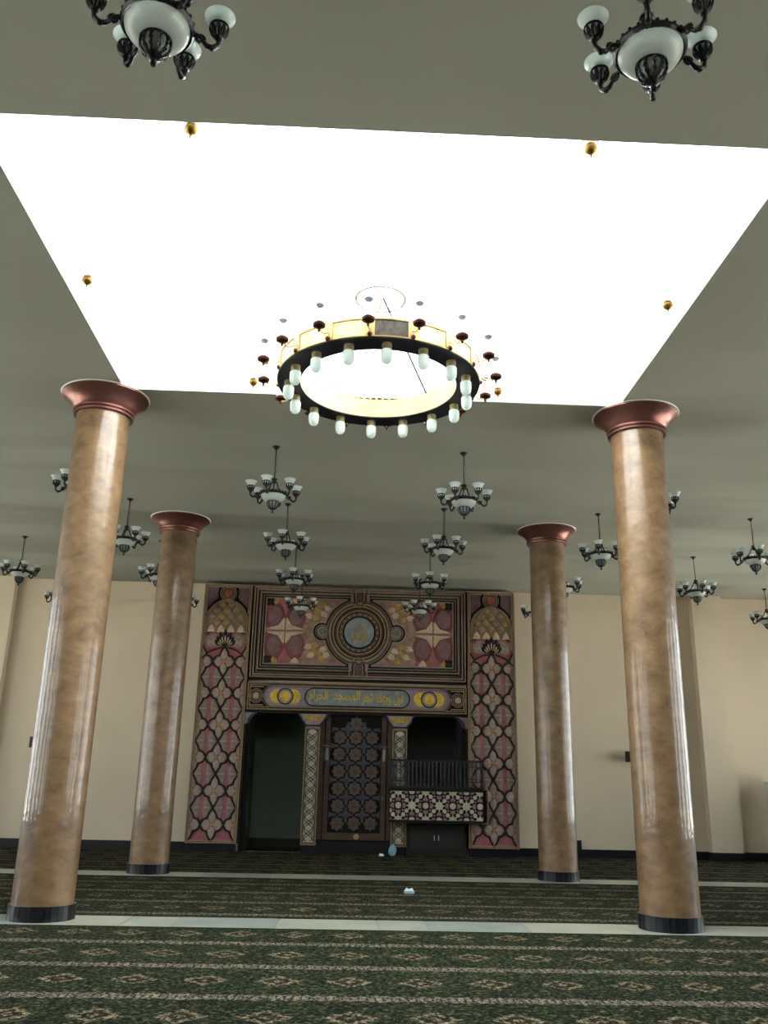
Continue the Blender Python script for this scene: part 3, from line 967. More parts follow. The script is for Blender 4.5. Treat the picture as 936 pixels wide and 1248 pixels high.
def side_panel(cx, label, notch):
    t = thing('carved_relief', label, 'carved panel', (cx, YP, 0), 0, 'tall carved panels beside the arches')
    MB().box(-PHW, PHW, 0.035, 0.395, PB, PT).build('backing_board', M['board'], t)
    MB().box(-PHW + 0.03, PHW - 0.03, 0.06, 0.39, 0.013, PB).build('plinth', M['black'], t)
    MB().box(-0.585, 0.585, 0.012, 0.036, PB + 0.05, 5.52).build('rose_ground', M['pink'], t)
    e = 0.625
    MB().strip(rect(-e, e, PB + 0.02, PT - 0.02), 0.042, 0.035, -0.045, True).build('outer_moulding', M['mould_gold'], t)
    e = 0.585
    MB().strip(rect(-e, e, PB + 0.06, PT - 0.06), 0.028, 0.03, -0.03, True).build('inner_moulding', M['mould'], t)
    yf = 0.012
    for k in range(6):
        z = 0.645 + 0.815 * k
        inst('lattice_loop', lat_me, t, (0, yf, z))
        f_ = inst('carved_flower', flower_me, t, (0, yf, z))
        inst('flower_eye', eye_me, f_)
        for sg in (-1, 1):
            inst('lattice_loop', hlat_me, t, (-sg * 2 * AH, yf, z), mirror=sg < 0)
            f_ = inst('carved_flower', half_me, t, (-sg * (2 * AH - 0.012), yf, z), mirror=sg < 0)
            inst('flower_eye', heye_me, f_)
        if k < 5:
            for sg in (-1, 1):
                for mi in (False, True):
                    l_ = inst('carved_leaf', lf_me, t, (sg * AH, yf, z + BH), mirror=mi)
                    inst('leaf_vein', bar_me, l_)
    # arc closing the lattice
    R = (0.575 ** 2 + 0.30 ** 2) / (2 * 0.30)
    ha = math.degrees(math.asin(0.575 / R))
    MB().strip(arc(0, 5.09 - R, R, 90 + ha, 90 - ha, 20), 0.032, yf, -0.03, False, 0.7).build('lattice_arc', M['board'], t)
    # mauve spandrels and palmette
    for sg in (-1, 1):
        MB().prism([(sg * x, z) for x, z in ((0.13, 5.20), (0.22, 5.12), (0.36, 5.08), (0.50, 5.13), (0.54, 5.30), (0.45, 5.40), (0.30, 5.46), (0.20, 5.42), (0.24, 5.30))], yf, -0.006, 0.05, 0.008).build('spandrel_leaf', M['mauve'], t)
        MB().prism([(sg * x, z) for x, z in ((0.24, 5.16), (0.30, 5.32), (0.38, 5.24), (0.46, 5.30), (0.44, 5.16), (0.36, 5.20))], -0.006, -0.020, 0.05, 0.004).build('spandrel_petal', M['mauve_pale'], t)
        MB().prism([(sg * x, z) for x, z in ((0.36, 5.50), (0.56, 5.47), (0.50, 5.40), (0.46, 5.45))], -0.004, -0.018).build('corner_leaf', M['board'], t)
    for i, dg in enumerate((18, 42, 66, 90, 114, 138, 162)):
        a_ = math.radians(dg)
        L_ = 0.36 if dg == 90 else (0.33 if abs(dg - 90) < 40 else 0.28)
        d_, n_ = Vector((math.cos(a_), math.sin(a_))), Vector((-math.sin(a_), math.cos(a_)))
        up = Vector((0, 0.06))
        def pl(sc_, o_):
            pts = []
            for u, v in ((0.04, 0), (0.45, 0.036), (0.8, 0.048), (1, 0), (0.8, -0.048), (0.45, -0.036)):
                p = d_ * (u * L_ * sc_ + o_) + n_ * v * sc_ + up * u * u
                pts.append((p.x, 5.11 + p.y))
            return pts
        lfp = MB().prism(pl(1.12, 0), -0.004, -0.018, 0.0).build('palmette_leaf', M['board'], t)
        MB().prism([(a1 * 0.5 + a2 * 0.5, b1 * 0.5 + b2 * 0.5) for (a1, b1), (a2, b2) in zip(pl(0.62, 0.07), [pl(0.62, 0.07)[0]] + pl(0.30, 0.09)[1:])], -0.018, -0.030, 0.1).build('palmette_vein', M['cream'], lfp)
    # scales under the arch
    MB().prism([(-0.525, 5.50)] + [(0.525, 5.50)] + arc(0, 5.83, 0.525, 0, 180, 20), 0.034, 0.004).build('arch_ground', M['scale'], t)
    for r_ in range(5):
        z = 5.50 + 0.165 * r_
        nx = 4 if r_ % 2 == 0 else 5
        for i in range(nx):
            x = (i - (nx - 1) / 2) * 0.262
            if abs(x) > 0.47 or math.hypot(x, z + 0.09 - 5.83) > 0.44 and z > 5.75:
                continue
            if r_ == 0:
                pts = [(x - 0.105, z), (x + 0.105, z), (x + 0.08, z + 0.11), (x, z + 0.215), (x - 0.08, z + 0.11)]
                MB().prism(pts, 0.004, -0.014, 0.05, 0.02).build('arch_scale', M['cream'], t)['label'] = 'pale cream pointed scale'
            else:
                pts = [(x - 0.11, z + 0.08), (x - 0.05, z), (x + 0.05, z), (x + 0.11, z + 0.08), (x + 0.07, z + 0.17), (x, z + 0.22), (x - 0.07, z + 0.17)]
                MB().prism(pts, 0.004, -0.014, 0.1, 0.018).build('arch_scale', M['scale_gold'] if (i + r_) % 2 else M['scale_pale'], t)
    for w_, rr, mm in ((0.030, 0.545, 'mould'), (0.024, 0.50, 'mould_gold')):
        MB().strip([(-rr, 5.22)] + arc(0, 5.83, rr, 180, 0, 26) + [(rr, 5.22)], w_, 0.012, -0.034, False).build('arch_moulding', M[mm], t)
    MB().prism(circle(0, 6.56, 0.225), 0.034, -0.010).build('roundel_ground', M['board'], t)
    MB().prism(circle(0, 6.56, 0.125), -0.008, -0.030, 0.06, 0.01).build('roundel_disc', M['orange'], t)
    for r_ in (0.160, 0.212):
        MB().strip(circle(0, 6.56, r_), 0.028, -0.01, -0.042, True).build('roundel_ring', M['mould'], t)
    for sg in (-1, 1):
        MB().prism([(sg * x, z) for x, z in ((0.27, 6.70), (0.53, 6.70), (0.53, 6.16), (0.46, 6.24), (0.36, 6.34), (0.29, 6.40), (0.265, 6.46), (0.285, 6.56))], 0.034, 0.0).build('corner_field', M['purple'], t)
        MB().strip([(sg * 0.555, 6.02), (sg * 0.555, 6.72), (sg * 0.25, 6.72)], 0.018, 0.03, -0.02).build('corner_moulding', M['mould'], t)
    if notch:
        pts = [(-0.57, 0.26), (-0.57, 0.80), (-0.16, 0.80), (-0.16, 1.62), (-0.30, 1.62)]
        MB().prism([(-0.63, 0.84), (-0.21, 0.84), (-0.21, 1.58), (-0.63, 1.58)], 0.0, -0.036).build('notch_field', M['board'], t)
        MB().strip(pts, 0.045, 0.0, -0.060).build('notch_moulding', M['mould_gold'], t)
        MB().strip([(x - 0.05, z) for x, z in pts[1:]], 0.028, 0.0, -0.05).build('notch_moulding', M['board'], t)
    return t


side_panel(-3.565, 'tall rose and mauve carved panel beside the plain dark recess', False)
side_panel(3.565, 'tall rose and mauve carved panel notched around the balcony', True)

# ================================================================ LARGE FRAME WITH ROUNDEL
bf = thing('roundel_relief', 'wide carved frame with a central calligraphy roundel, above the inscription band', 'carved panel', (0, YP, 5.585))
MB().box(-2.905, 2.905, 0.03, 0.395, -1.275, 1.22).build('backing_board', M['board'], bf)
for d_, w_, mm in ((0.018, 0.040, 'mould'), (0.092, 0.040, 'mould'), (0.165, 0.036, 'mould_dark')):
    x_ = 2.87 - d_
    MB().strip(rect(-x_, x_, -1.24 + d_ * 0.8, 1.19 - d_ * 0.8), w_, 0.03, -0.045 + d_ * 0.08, True).build('frame_moulding', M[mm], bf)


def field_path(side, d, xin=2.53, h=0.885):
    R, rr, ex = 0.945 - d, 0.255 - d, 1.0
    yt = h + d
    xo = xin + d
    if R * R - yt * yt > 0:
        xc = math.sqrt(R * R - yt * yt)
        pts = [(-xo, -yt), (-xo, yt), (-xc, yt)]
    else:
        xc = max(0.20, 0.345 - 1.3 * d)
        pts = [(-xo, -yt), (-xo, yt), (-xc, yt)]
    zc = math.sqrt(max(0, R * R - xc * xc))
    a0 = math.degrees(math.atan2(zc, -xc))
    # where the ear circle leaves the big circle
    k = (R * R + ex * ex - rr * rr) / (2 * ex)
    zk = math.sqrt(max(1e-6, R * R - k * k))
    aE = math.degrees(math.atan2(zk, -k))
    pts += arc(0, 0, R, a0, aE, 12)
    b0 = math.degrees(math.atan2(zk, -(k - ex)))
    pts += arc(-ex, 0, rr, b0, 360 - b0, 12)[1:-1]
    pts += arc(0, 0, R, 360 - aE, 360 - a0, 12)
    pts += [(-xc, -yt)]
    return [(side * -x, z) for x, z in pts] if side > 0 else pts


for side in (-1, 1):
    MB().prism(field_path(side, 0.0), 0.03, 0.004).build('rose_field', M['pink'], bf)
    for d_, w_, mm in ((0.0, 0.030, 'mauve_pale'), (0.070, 0.036, 'mould_grey'), (0.142, 0.036, 'mould')):
        MB().strip(field_path(side, d_), w_, 0.02, -0.035, True).build('field_moulding', M[mm], bf)
    MB().prism([(side * abs(x), z) for x, z in field_path(-1, 0.02, 1.50, 0.845)], 0.004, -0.006).build('tan_field', M['tan'], bf)
    sx = side * 1.99
    # four big petals around a cream star
    for qx in (-1, 1):
        for qz in (-1, 1):
            cx, cz = sx + qx * 0.285, qz * 0.40
            pts = []
            for i in range(18):
                a_ = 2 * PI * i / 18
                x_, z_ = 0.278 * math.cos(a_), 0.375 * math.sin(a_)
                if qz * z_ > 0.1:
                    x_ *= 0.92
                pts.append((cx + x_, cz + z_))
            pe = MB().prism(pts, 0.004, -0.012, 0.06, 0.02).build('rose_petal', M['rose_dark'], bf)
            MB().prism([(cx + 0.19 * math.cos(2 * PI * i / 14), cz + 0.27 * math.sin(2 * PI * i / 14)) for i in range(14)], -0.016, -0.034, 0.08, 0.008).build('petal_boss', M['plum'], pe)
            MB().prism([(sx + qx * 0.015, qz * 0.03), (sx + qx * 0.50, qz * 0.035), (sx + qx * 0.42, qz * 0.075), (sx + qx * 0.24, qz * 0.085), (sx + qx * 0.07, qz * 0.10), (sx + qx * 0.035, qz * 0.36), (sx + qx * 0.010, qz * 0.30)], -0.01, -0.028, 0.04, 0.004).build('star_arm', M['cream'], bf)
            MB().prism([(cx - 0.12, qz * 0.865), (cx + 0.13, qz * 0.865), (cx + 0.08, qz * 0.75), (cx, qz * 0.70), (cx - 0.07, qz * 0.77)], 0.0, -0.02, 0.03, 0.006).build('edge_leaf', M['cream'] if qx * side < 0 else M['ochre'], bf)
    for dz in (-0.018, 0.022):
        MB().strip([(side * 1.27, dz), (side * 2.51, dz)], 0.018, 0.0, -0.034).build('field_bar', M['mauve_pale'], bf)
    # scallops that follow the roundel
    for i in range(6):
        for qz in (-1, 1):
            a_ = math.radians(17 + i * 9.5)
            for j, (r0, L_, mm) in enumerate(((0.98, 0.19, 'cream'), (1.16, 0.19, 'ochre'), (1.34, 0.17, 'cream'))):
                c_, s_ = math.cos(a_), math.sin(a_)
                if (r0 + L_) * s_ > 0.80 or (i == 0 and j == 0) or (r0 + L_) * c_ > 1.50:
                    continue
                pts = [(r0 + u, v) for u, v in ((0.0, -0.06), (L_ * 0.6, -0.085), (L_ * 1.25, 0.0), (L_ * 0.6, 0.085), (0.0, 0.06))]
                pts = [(side * (u * c_ - v * s_), qz * (u * s_ + v * c_)) for u, v in pts]
                MB().prism(pts, 0.0, -0.016, 0.05, 0.014).build('scallop', M[mm], bf)
    # black corner flowers
    for qz in (-1, 1):
        cf = MB()
        for k in range(4):
            a_ = PI / 4 + PI / 2 * k
            cf.prism(circle(side * 2.41 + 0.068 * math.cos(a_), qz * 0.775 + 0.068 * math.sin(a_), 0.058, 10), -0.012, -0.034, 0.15)
        cf.build('corner_flower', M['board'], bf)
    # grey lobes beside the roundel
    MB().prism(circle(side * 0.985, 0, 0.16), 0.02, -0.02).build('lobe_ground', M['mould_grey'], bf)
    MB().strip(arc(side * 1.0, 0, 0.20, 90, -90, 16) if side > 0 else arc(side * 1.0, 0, 0.20, 90, 270, 16), 0.03, 0.0, -0.04).build('lobe_moulding', M['board'], bf)
for qz in (-1, 1):
    MB().prism([(x, qz * z) for x, z in [(0.085, 1.15), (0.085, 0.90)] + arc(0, 0.90, 0.085, 0, -180, 10) + [(-0.085, 1.15)]], 0.02, -0.01).build('loop_field', M['purple'], bf)
    for r_, mm in ((0.115, 'mould'), (0.175, 'mould_dark'), (0.235, 'mould')):
        z0 = 0.92
        pts = [(r_, 1.17)] + arc(0, z0, r_, 0, -180, 14) + [(-r_, 1.17)]
        MB().strip([(x, qz * z) for x, z in pts], 0.032, 0.02, -0.055 + r_ * 0.05).build('loop_moulding', M[mm], bf)
MB().prism(circle(0, 0, 0.86, 48), 0.02, -0.012).build('roundel_ground', M['board'], bf)
for r_, w_, mm, y_ in ((0.835, 0.040, 'mould_dark', -0.05), (0.775, 0.036, 'mould', -0.055), (0.705, 0.050, 'mould_gold', -0.06), (0.635, 0.030, 'mould_dark', -0.055), (0.585, 0.040, 'mould_gold', -0.06), (0.495, 0.095, 'mould_dark', -0.035)):
    MB().strip(circle(0, 0, r_, 56), w_, -0.012, y_, True).build('roundel_ring', M[mm], bf)
for k in range(20):
    a_ = 2 * PI * k / 20
    MB().prism(circle(0.495 * math.cos(a_), 0.495 * math.sin(a_), 0.028, 8), -0.034, -0.046, 0.1).build('roundel_bead', M['mould' if k % 2 else 'mauve'], bf)
MB().prism(circle(0, 0, 0.40, 40), -0.012, -0.030).build('roundel_disc', M['blue'], bf)


def lettering(text, parent, width, height, loc, material):
    """Raised gilded writing, shaped from the font's own contextual letter forms, laid visually left to right."""
    c = bpy.data.curves.new('lettering', 'FONT')
    c.body = text
    c.extrude = 0.02
    c.offset = 0.012
    c.resolution_u = 3
    tmp = bpy.data.objects.new('lettering', c)
    COL.objects.link(tmp)
    dg = bpy.context.evaluated_depsgraph_get()
    me = bpy.data.meshes.new_from_object(tmp.evaluated_get(dg))
    bpy.data.objects.remove(tmp)
    xs = [v.co.x for v in me.vertices]
    ys = [v.co.y for v in me.vertices]
    if not xs:
        return None
    sx_, sy_ = width / (max(xs) - min(xs)), height / (max(ys) - min(ys))
    mx, my = (max(xs) + min(xs)) / 2, (max(ys) + min(ys)) / 2
    for v in me.vertices:
        x_, y_, z_ = v.co
        v.co = ((x_ - mx) * sx_, -z_ * 0.5, (y_ - my) * sy_)
    me.materials.clear()
    me.materials.append(material)
    o = inst('lettering', me, parent, loc)
    return o


lettering('\uFDF2', bf, 0.42, 0.50, (0, -0.034, 0.01), M['ochre'])

# ================================================================ INSCRIPTION BAND
ib = thing('inscription_band', 'long carved band with gold writing on a blue ground, above the arches', 'carved panel', (0, YP, 3.855))
MB().box(-2.905, 2.905, 0.03, 0.395, -0.385, 0.36).build('backing_board', M['board'], ib)
for d_, w_, mm in ((0.0, 0.036, 'mould_gold'), (0.055, 0.030, 'mould')):
    MB().strip(rect(-2.87 + d_, 2.87 - d_, -0.335 + d_, 0.34 - d_), w_, 0.03, -0.04, True).build('band_moulding', M[mm], ib)


def stadium(hx, r, n=12):
    return arc(hx - r, 0, r, -90, 90, n) + arc(-hx + r, 0, r, 90, 270, n)


MB().prism(stadium(2.42, 0.24), 0.02, -0.004).build('track_ground', M['lavender'], ib)
for hx, r_, mm in ((2.44, 0.265, 'mould'), (2.50, 0.315, 'mould_dark')):
    MB().strip(stadium(hx, min(r_, 0.285)), 0.030, 0.0, -0.045, True).build('track_moulding', M[mm], ib)
MB().prism(stadium(1.36, 0.215), -0.004, -0.016).build('cartouche', M['blue'], ib)
MB().strip(stadium(1.375, 0.225), 0.030, -0.004, -0.040, True).build('cartouche_rim', M['board'], ib)
for side in (-1, 1):
    x_ = side * 1.89
    MB().prism(circle(x_ - side * -0.22, 0.0, 0.185), -0.004, -0.018, 0.04).build('crescent', M['yellow'], ib)
    MB().prism(circle(x_ - side * 0.22, 0.0, 0.185), -0.004, -0.018, 0.04).build('crescent', M['yellow'], ib)
    MB().prism(circle(x_, 0.0, 0.215), -0.004, -0.026).build('medallion_rim', M['board'], ib)
    MB().prism(circle(x_, 0.0, 0.185), -0.026, -0.034).build('medallion_ring', M['lavender'], ib)
    MB().prism(circle(x_, 0.0, 0.135), -0.034, -0.044, 0.06, 0.01).build('medallion_disc', M['yellow'], ib)
    x2 = side * 2.655
    MB().prism(circle(x2, 0.0, 0.155), 0.02, -0.008).build('knot_ground', M['board'], ib)
    MB().prism(circle(x2, 0.0, 0.085), -0.008, -0.026, 0.06, 0.01).build('knot_disc', M['cream'], ib)
    for r_ in (0.125, 0.175):
        MB().strip(circle(x2, 0, r_, 24), 0.026, -0.004, -0.044, True).build('knot_ring', M['mould_gold' if r_ > 0.15 else 'mould'], ib)
    for qz in (-1, 1):
        MB().strip([(side * 2.80, qz * 0.235), (side * 2.46, qz * 0.235)], 0.03, 0.0, -0.036).build('knot_bar', M['mauve_pale'], ib)
# visual order: the last word stands first
words_ = ['\uFEE1\uFE8D\uFEAE\uFEA4\uFEDF\uFE8D', '\uFEAA\uFEA0\uFEB4\uFEE4\uFEDF\uFE8D', '\uFEAE\uFEC4\uFEB7', '\uFEDA\uFEEC\uFE9F\uFEED', '\uFEDD\uFEEE\uFED3']
lettering('  '.join(words_[:2]), ib, 1.34, 0.37, (-0.60, -0.020, 0.0), M['yellow'])
lettering('  '.join(words_[2:]), ib, 1.08, 0.36, (0.67, -0.020, 0.0), M['yellow'])

# ================================================================ PILLARS AND ARCH HEADS
def helix(u, z0, z1, per, ph, n):
    return [(u * math.sin(2 * PI * (z0 + (z1 - z0) * i / n) / per + ph), z0 + (z1 - z0) * i / n) for i in range(n + 1)]


PX = 1.135
for side, lab in ((-1, 'slim lattice-carved pillar between the plain recess and the mihrab'), (1, 'slim lattice-carved pillar rising behind the balcony end')):
    t = thing('lattice_pillar', lab, 'pillar', (side * PX, YP, 0), 0, 'lattice-carved pillars of the arcade')
    MB().box(-0.19, 0.19, 0.0, 0.40, 0.2, 3.08).build('pillar_body', M['mould_dark'], t)
    MB().box(-0.17, 0.17, 0.05, 0.40, 0.013, 0.2).build('pillar_foot', M['black'], t)
    MB().strip(rect(-0.178, 0.178, 0.225, 3.06), 0.028, 0.0, -0.03, True).build('edge_moulding', M['mould_gold'], t)
    MB().strip([(-0.145, 0.26), (0.145, 0.26), (0.145, 2.90)] + arc(0, 2.90, 0.145, 0, 180, 10)[1:-1] + [(-0.145, 2.90)], 0.022, 0.0, -0.026, True).build('inner_moulding', M['mould_dark'], t)
    MB().prism([(-0.13, 0.275), (0.13, 0.275), (0.13, 2.90)] + arc(0, 2.90, 0.13, 0, 180, 10)[1:-1] + [(-0.13, 2.90)], 0.0, -0.008).build('pale_field', M['pillar_field'], t)
    for ph in (0, 0.9, PI, PI + 0.9):
        MB().strip(helix(0.118, 0.30, 2.93, 0.52, ph, 88), 0.016, -0.008, -0.024).build('lattice_strand', M['board'], t)
    # spreading head with curved flanks
    flank = [(0.40, 3.42), (0.365, 3.40), (0.335, 3.36), (0.31, 3.31), (0.285, 3.26), (0.25, 3.21), (0.20, 3.17), (0.19, 3.08)]
    poly = flank + [(-x, z) for x, z in flank[::-1]]
    MB().prism(poly, 0.40, 0.0).build('pillar_head', M['lavender'], t)
    MB().strip(flank, 0.04, 0.0, -0.035).build('head_moulding', M['navy'], t)
    MB().strip([(-x, z) for x, z in flank], 0.04, 0.0, -0.035).build('head_moulding', M['navy'], t)
    MB().strip([(-0.21, 3.125), (0.21, 3.125)], 0.05, 0.0, -0.03).build('head_moulding', M['navy'], t)
    MB().prism([(-0.27, 3.39), (0.27, 3.39), (0.21, 3.24), (0.06, 3.22), (0.0, 3.27), (-0.05, 3.22), (-0.2, 3.26)], 0.0, -0.012).build('gilt_patch', M['ochre'], t)

MB().box(-2.905, 2.905, 0.0, 0.39, 3.425 - 3.855, 3.468 - 3.855).build('lintel', M['board'], ib)
for tn, x0, sg in ((3, -2.915, 1), (4, 2.915, -1)):
    tr = MB().box(min(x0, x0 + sg * 0.125), max(x0, x0 + sg * 0.125), YW - 0.02, YW + 0.32, 0.0, 3.42).build('trim_%d' % tn, M['board'])
    structure(tr)
    fl_ = [(0.0, 3.42), (0.32, 3.42), (0.24, 3.39), (0.17, 3.34), (0.12, 3.27), (0.09, 3.19), (0.0, 3.13)]
    MB().prism([(x0 + sg * x, z) for x, z in fl_], YP + 0.36, YP).build('arch_corner', M['lavender'], tr)
    MB().strip([(x0 + sg * x, z) for x, z in fl_[1:-1]], 0.05, YP, YP - 0.03).build('arch_moulding', M['navy'], tr)

# ================================================================ MIHRAB (tile screen in the middle bay)
mh = thing('mihrab', 'dark star-tiled mihrab screen in a brown frame between the pillars', 'mihrab', (0, YP + 0.22, 0))
MB().box(-0.94, 0.94, 0.10, 0.16, 0.30, 3.42).build('backing_board', M['board'], mh)
MB().box(-0.94, 0.94, 0.12, 0.20, 0.013, 0.30).build('plinth', M['black'], mh)
for x0, x1 in ((-0.94, -0.83), (-0.80, -0.675), (0.675, 0.80), (0.83, 0.94)):
    MB().box(x0, x1, 0.0 if abs(x0) > 0.82 or abs(x1) > 0.82 else 0.03, 0.10, 0.33, 3.40).build('frame_post', M['frame_brown'], mh)
MB().box(-0.80, 0.80, 0.02, 0.10, 0.33, 0.50).build('frame_rail', M['frame_brown'], mh)
MB().prism(circle(0.07, 0.415, 0.075, 14), 0.02, 0.008, 0.1).build('rail_boss', M['ochre'], mh)
for x_ in (-0.735, 0.735):
    for z_ in (0.42, 1.35, 2.2):
        MB().prism(circle(x_, z_, 0.045, 10), 0.03 if z_ > 0.5 else 0.02, 0.014, 0.1).build('frame_stud', M['star_rim'], mh)
SP = 0.4265
st_me = MB().prism(star(0, 0, 0.185, 0.142, 8, 0), 0.10, 0.078, 0.04).mesh('star_tile', M['star_tile'])
sc_me = MB().prism(star(0, 0, 0.085, 0.062, 8, 0), 0.078, 0.070, 0.04).mesh('star_centre', M['star_rim'])
cr_pts = []
for k in range(4):
    a_ = PI / 2 * k
    for u, v in ((0.055, -0.055), (0.105, -0.038), (0.165, -0.038), (0.195, 0.0), (0.165, 0.038), (0.105, 0.038)):
        cr_pts.append((u * math.cos(a_) - v * math.sin(a_), u * math.sin(a_) + v * math.cos(a_)))
cr_me = MB().prism(cr_pts, 0.10, 0.082, 0.03).mesh('cross_tile', M['cross_tile'])
for r_ in range(7):
    for c_ in (-1, 0, 1):
        z_ = 0.725 + SP * r_
        if r_ == 6:
            if c_ == 0:
                s_ = inst('star_tile', st_me, mh, (0, 0, z_ - 0.06))
                inst('star_centre', sc_me, s_)
            continue
        s_ = inst('star_tile', st_me, mh, (c_ * SP, 0, z_))
        inst('star_centre', sc_me, s_)
    for c_ in (-0.5, 0.5):
        if r_ < 6:
            inst('cross_tile', cr_me, mh, (c_ * SP, 0, 0.725 + SP * (r_ + 0.5)))
hc = MB()
for r_ in range(6):
    for sg in (-1, 1):
        z_ = 0.725 + SP * (r_ + 0.5)
        hc.prism([(sg * x, z_ + z) for x, z in ((0.655, -0.10), (0.655, 0.10), (0.60, 0.05), (0.53, 0.038), (0.475, 0.038), (0.45, 0.0), (0.475, -0.038), (0.53, -0.038), (0.60, -0.05))], 0.10, 0.082)
hc.build('edge_tile', M['cross_tile'], mh)['kind'] = 'stuff'
for sg in (-1, 1):
    pts = [(sg * x, z) for x, z in ((0.66, 2.95), (0.66, 3.40), (0.30, 3.40), (0.44, 3.34), (0.55, 3.25), (0.62, 3.12))]
    MB().prism(pts, 0.10, 0.04).build('arch_corner', M['board'], mh)
for side, lab in ((-1, 'small copper wall lamp on the mihrab frame, recess side'), (1, 'small copper wall lamp on the mihrab frame, balcony side')):
    t = thing('wall_lamp', lab, 'lamp', (side * 0.755, YP + 0.25, 2.22), 0, 'copper wall lamps of the mihrab')
    MB().box(-0.055, 0.055, -0.02, 0.0, 0.02, 0.42).build('back_plate', M['copper'], t)
    MB().box(-0.09, 0.09, -0.14, 0.0, 0.40, 0.43).build('top_bracket', M['copper'], t)
    MB().lathe([(0, 0.05), (0.045, 0.06), (0.05, 0.12), (0.042, 0.30), (0.03, 0.36), (0, 0.36)], 14, (0, -0.09, 0)).build('glass_shade', M['glass_dull'], t, smooth=True)
    MB().lathe([(0, 0.0), (0.03, 0.02), (0.04, 0.05), (0, 0.055)], 10, (0, -0.09, 0)).build('lamp_foot', M['copper'], t, smooth=True)

# ================================================================ MINBAR BALCONY
BX0, BX1 = 0.88, 3.235
BYF = YP - 0.42
mbx = thing('balcony', 'minbar balcony with dark railing and star-patterned front panel', 'balcony', ((BX0 + BX1) / 2, BYF, 0.86))
hw = (BX1 - BX0) / 2
PHt = 0.70
MB().box(-hw, hw, 0.0, 0.35, 0.0, PHt).build('panel_core', M['board'], mbx)
MB().box(-hw - 0.02, hw + 0.02, -0.03, 0.35, -0.055, 0.0).build('bottom_ledge', M['board'], mbx)
MB().box(-hw - 0.02, hw + 0.02, -0.03, 0.35, PHt, PHt + 0.075).build('top_ledge', M['board'], mbx)
PH2 = PHt / 2
px_ = 0.686
zc = PH2


def clip_poly(poly, x0, x1, z0, z1):
    for ax, lim, sg in ((0, x0, 1), (0, x1, -1), (1, z0, 1), (1, z1, -1)):
        out = []
        for i in range(len(poly)):
            p, q = poly[i], poly[(i + 1) % len(poly)]
            a_, b2 = sg * (p[ax] - lim), sg * (q[ax] - lim)
            if a_ >= 0:
                out.append(p)
            if a_ * b2 < 0:
                t_ = a_ / (a_ - b2)
                out.append((p[0] + (q[0] - p[0]) * t_, p[1] + (q[1] - p[1]) * t_))
        poly = out
        if len(poly) < 3:
            return None
    return poly


def tile(poly, name, m):
    pl = clip_poly(poly, -hw + 0.01, hw - 0.01, 0.01, PHt - 0.01)
    if pl:
        MB().prism(pl, 0.0, -0.016, 0.05).build(name, m, mbx)


S0 = -0.62   # first star centre, from the panel middle
for k in range(-1, 5):
    for half in (0, 1):
        cx = S0 + (k + 0.5 * half) * px_
        for zz in ((zc,) if not half else (zc - 0.345, zc + 0.345)):
            tile(star(cx, zz, 0.150, 0.084, 8, PI / 8 * 0), 'star_inlay', M['star_pale'])
        for zz in ((zc,) if half else (zc - 0.345, zc + 0.345)):
            tile(star(cx, zz, 0.085, 0.068, 8), 'rosette_inlay', M['disc_pale'])
        # kites pointing at the stars
        for sg in (-1, 1):
            for zz in ((zc,) if not half else (zc - 0.345, zc + 0.345)):
                kx = cx + sg * 0.19
                tile([(kx - sg * 0.055, zz), (kx - sg * 0.01, zz + 0.062), (kx + sg * 0.055, zz + 0.055), (kx + sg * 0.035, zz), (kx + sg * 0.055, zz - 0.055), (kx - sg * 0.01, zz - 0.062)], 'kite_inlay', M['kite'])
                kz = zz + sg * 0.19
                tile([(cx, kz - sg * 0.055), (cx + 0.062, kz - sg * 0.01), (cx + 0.055, kz + sg * 0.055), (cx, kz + sg * 0.035), (cx - 0.055, kz + sg * 0.055), (cx - 0.062, kz - sg * 0.01)], 'kite_inlay', M['kite'])
        if not half:
            for sx_ in (-1, 1):
                for sz_ in (-1, 1):
                    for u, v in ((0.135, 0.125), (0.215, 0.215)):
                        tile(circle(cx + sx_ * u, zc + sz_ * v, 0.054, 8), 'octagon_inlay', M['disc_pale'])
                    for u, v in ((0.228, 0.108), (0.118, 0.232)):
                        tile(circle(cx + sx_ * u, zc + sz_ * v, 0.026, 6), 'small_inlay', M['kite'])
# railing
rz0, rz1_ = PHt + 0.075, 1.46
MB().box(-hw - 0.015, hw + 0.015, -0.01, 0.05, rz0, rz0 + 0.04).build('bottom_rail', M['iron'], mbx)
MB().box(-hw - 0.015, hw + 0.015, -0.02, 0.06, rz1_ - 0.05, rz1_).build('hand_rail', M['iron'], mbx)
for zz in (rz0 + 0.15, rz0 + 0.22, rz1_ - 0.17):
    MB().box(-hw, hw, 0.005, 0.035, zz, zz + 0.02).build('mid_rail', M['iron'], mbx)
nb = 23
bal = MB().lathe([(0.012, rz0 + 0.03), (0.022, rz0 + 0.06), (0.012, rz0 + 0.10), (0.012, rz0 + 0.15), (0.022, rz0 + 0.18), (0.013, rz0 + 0.23), (0.014, rz1_ - 0.2), (0.024, rz1_ - 0.16), (0.014, rz1_ - 0.12), (0.022, rz1_ - 0.08), (0.012, rz1_ - 0.04)], 8).mesh('baluster', M['iron'], True)
for k in range(nb):
    inst('baluster', bal, mbx, (-hw + 0.06 + (2 * hw - 0.12) * k / (nb - 1), 0.02, 0))
for x_ in (-hw + 0.02, -hw + 0.42, hw - 0.38, hw - 0.02):
    MB().box(x_ - 0.018, x_ + 0.018, 0.0, 0.045, rz0, rz1_ + 0.015).build('rail_post', M['iron'], mbx)
for x_ in (-hw, hw - 0.03):
    MB().box(x_, x_ + 0.03, 0.05, 0.35, rz1_ - 0.05, rz1_).build('side_rail', M['iron'], mbx)

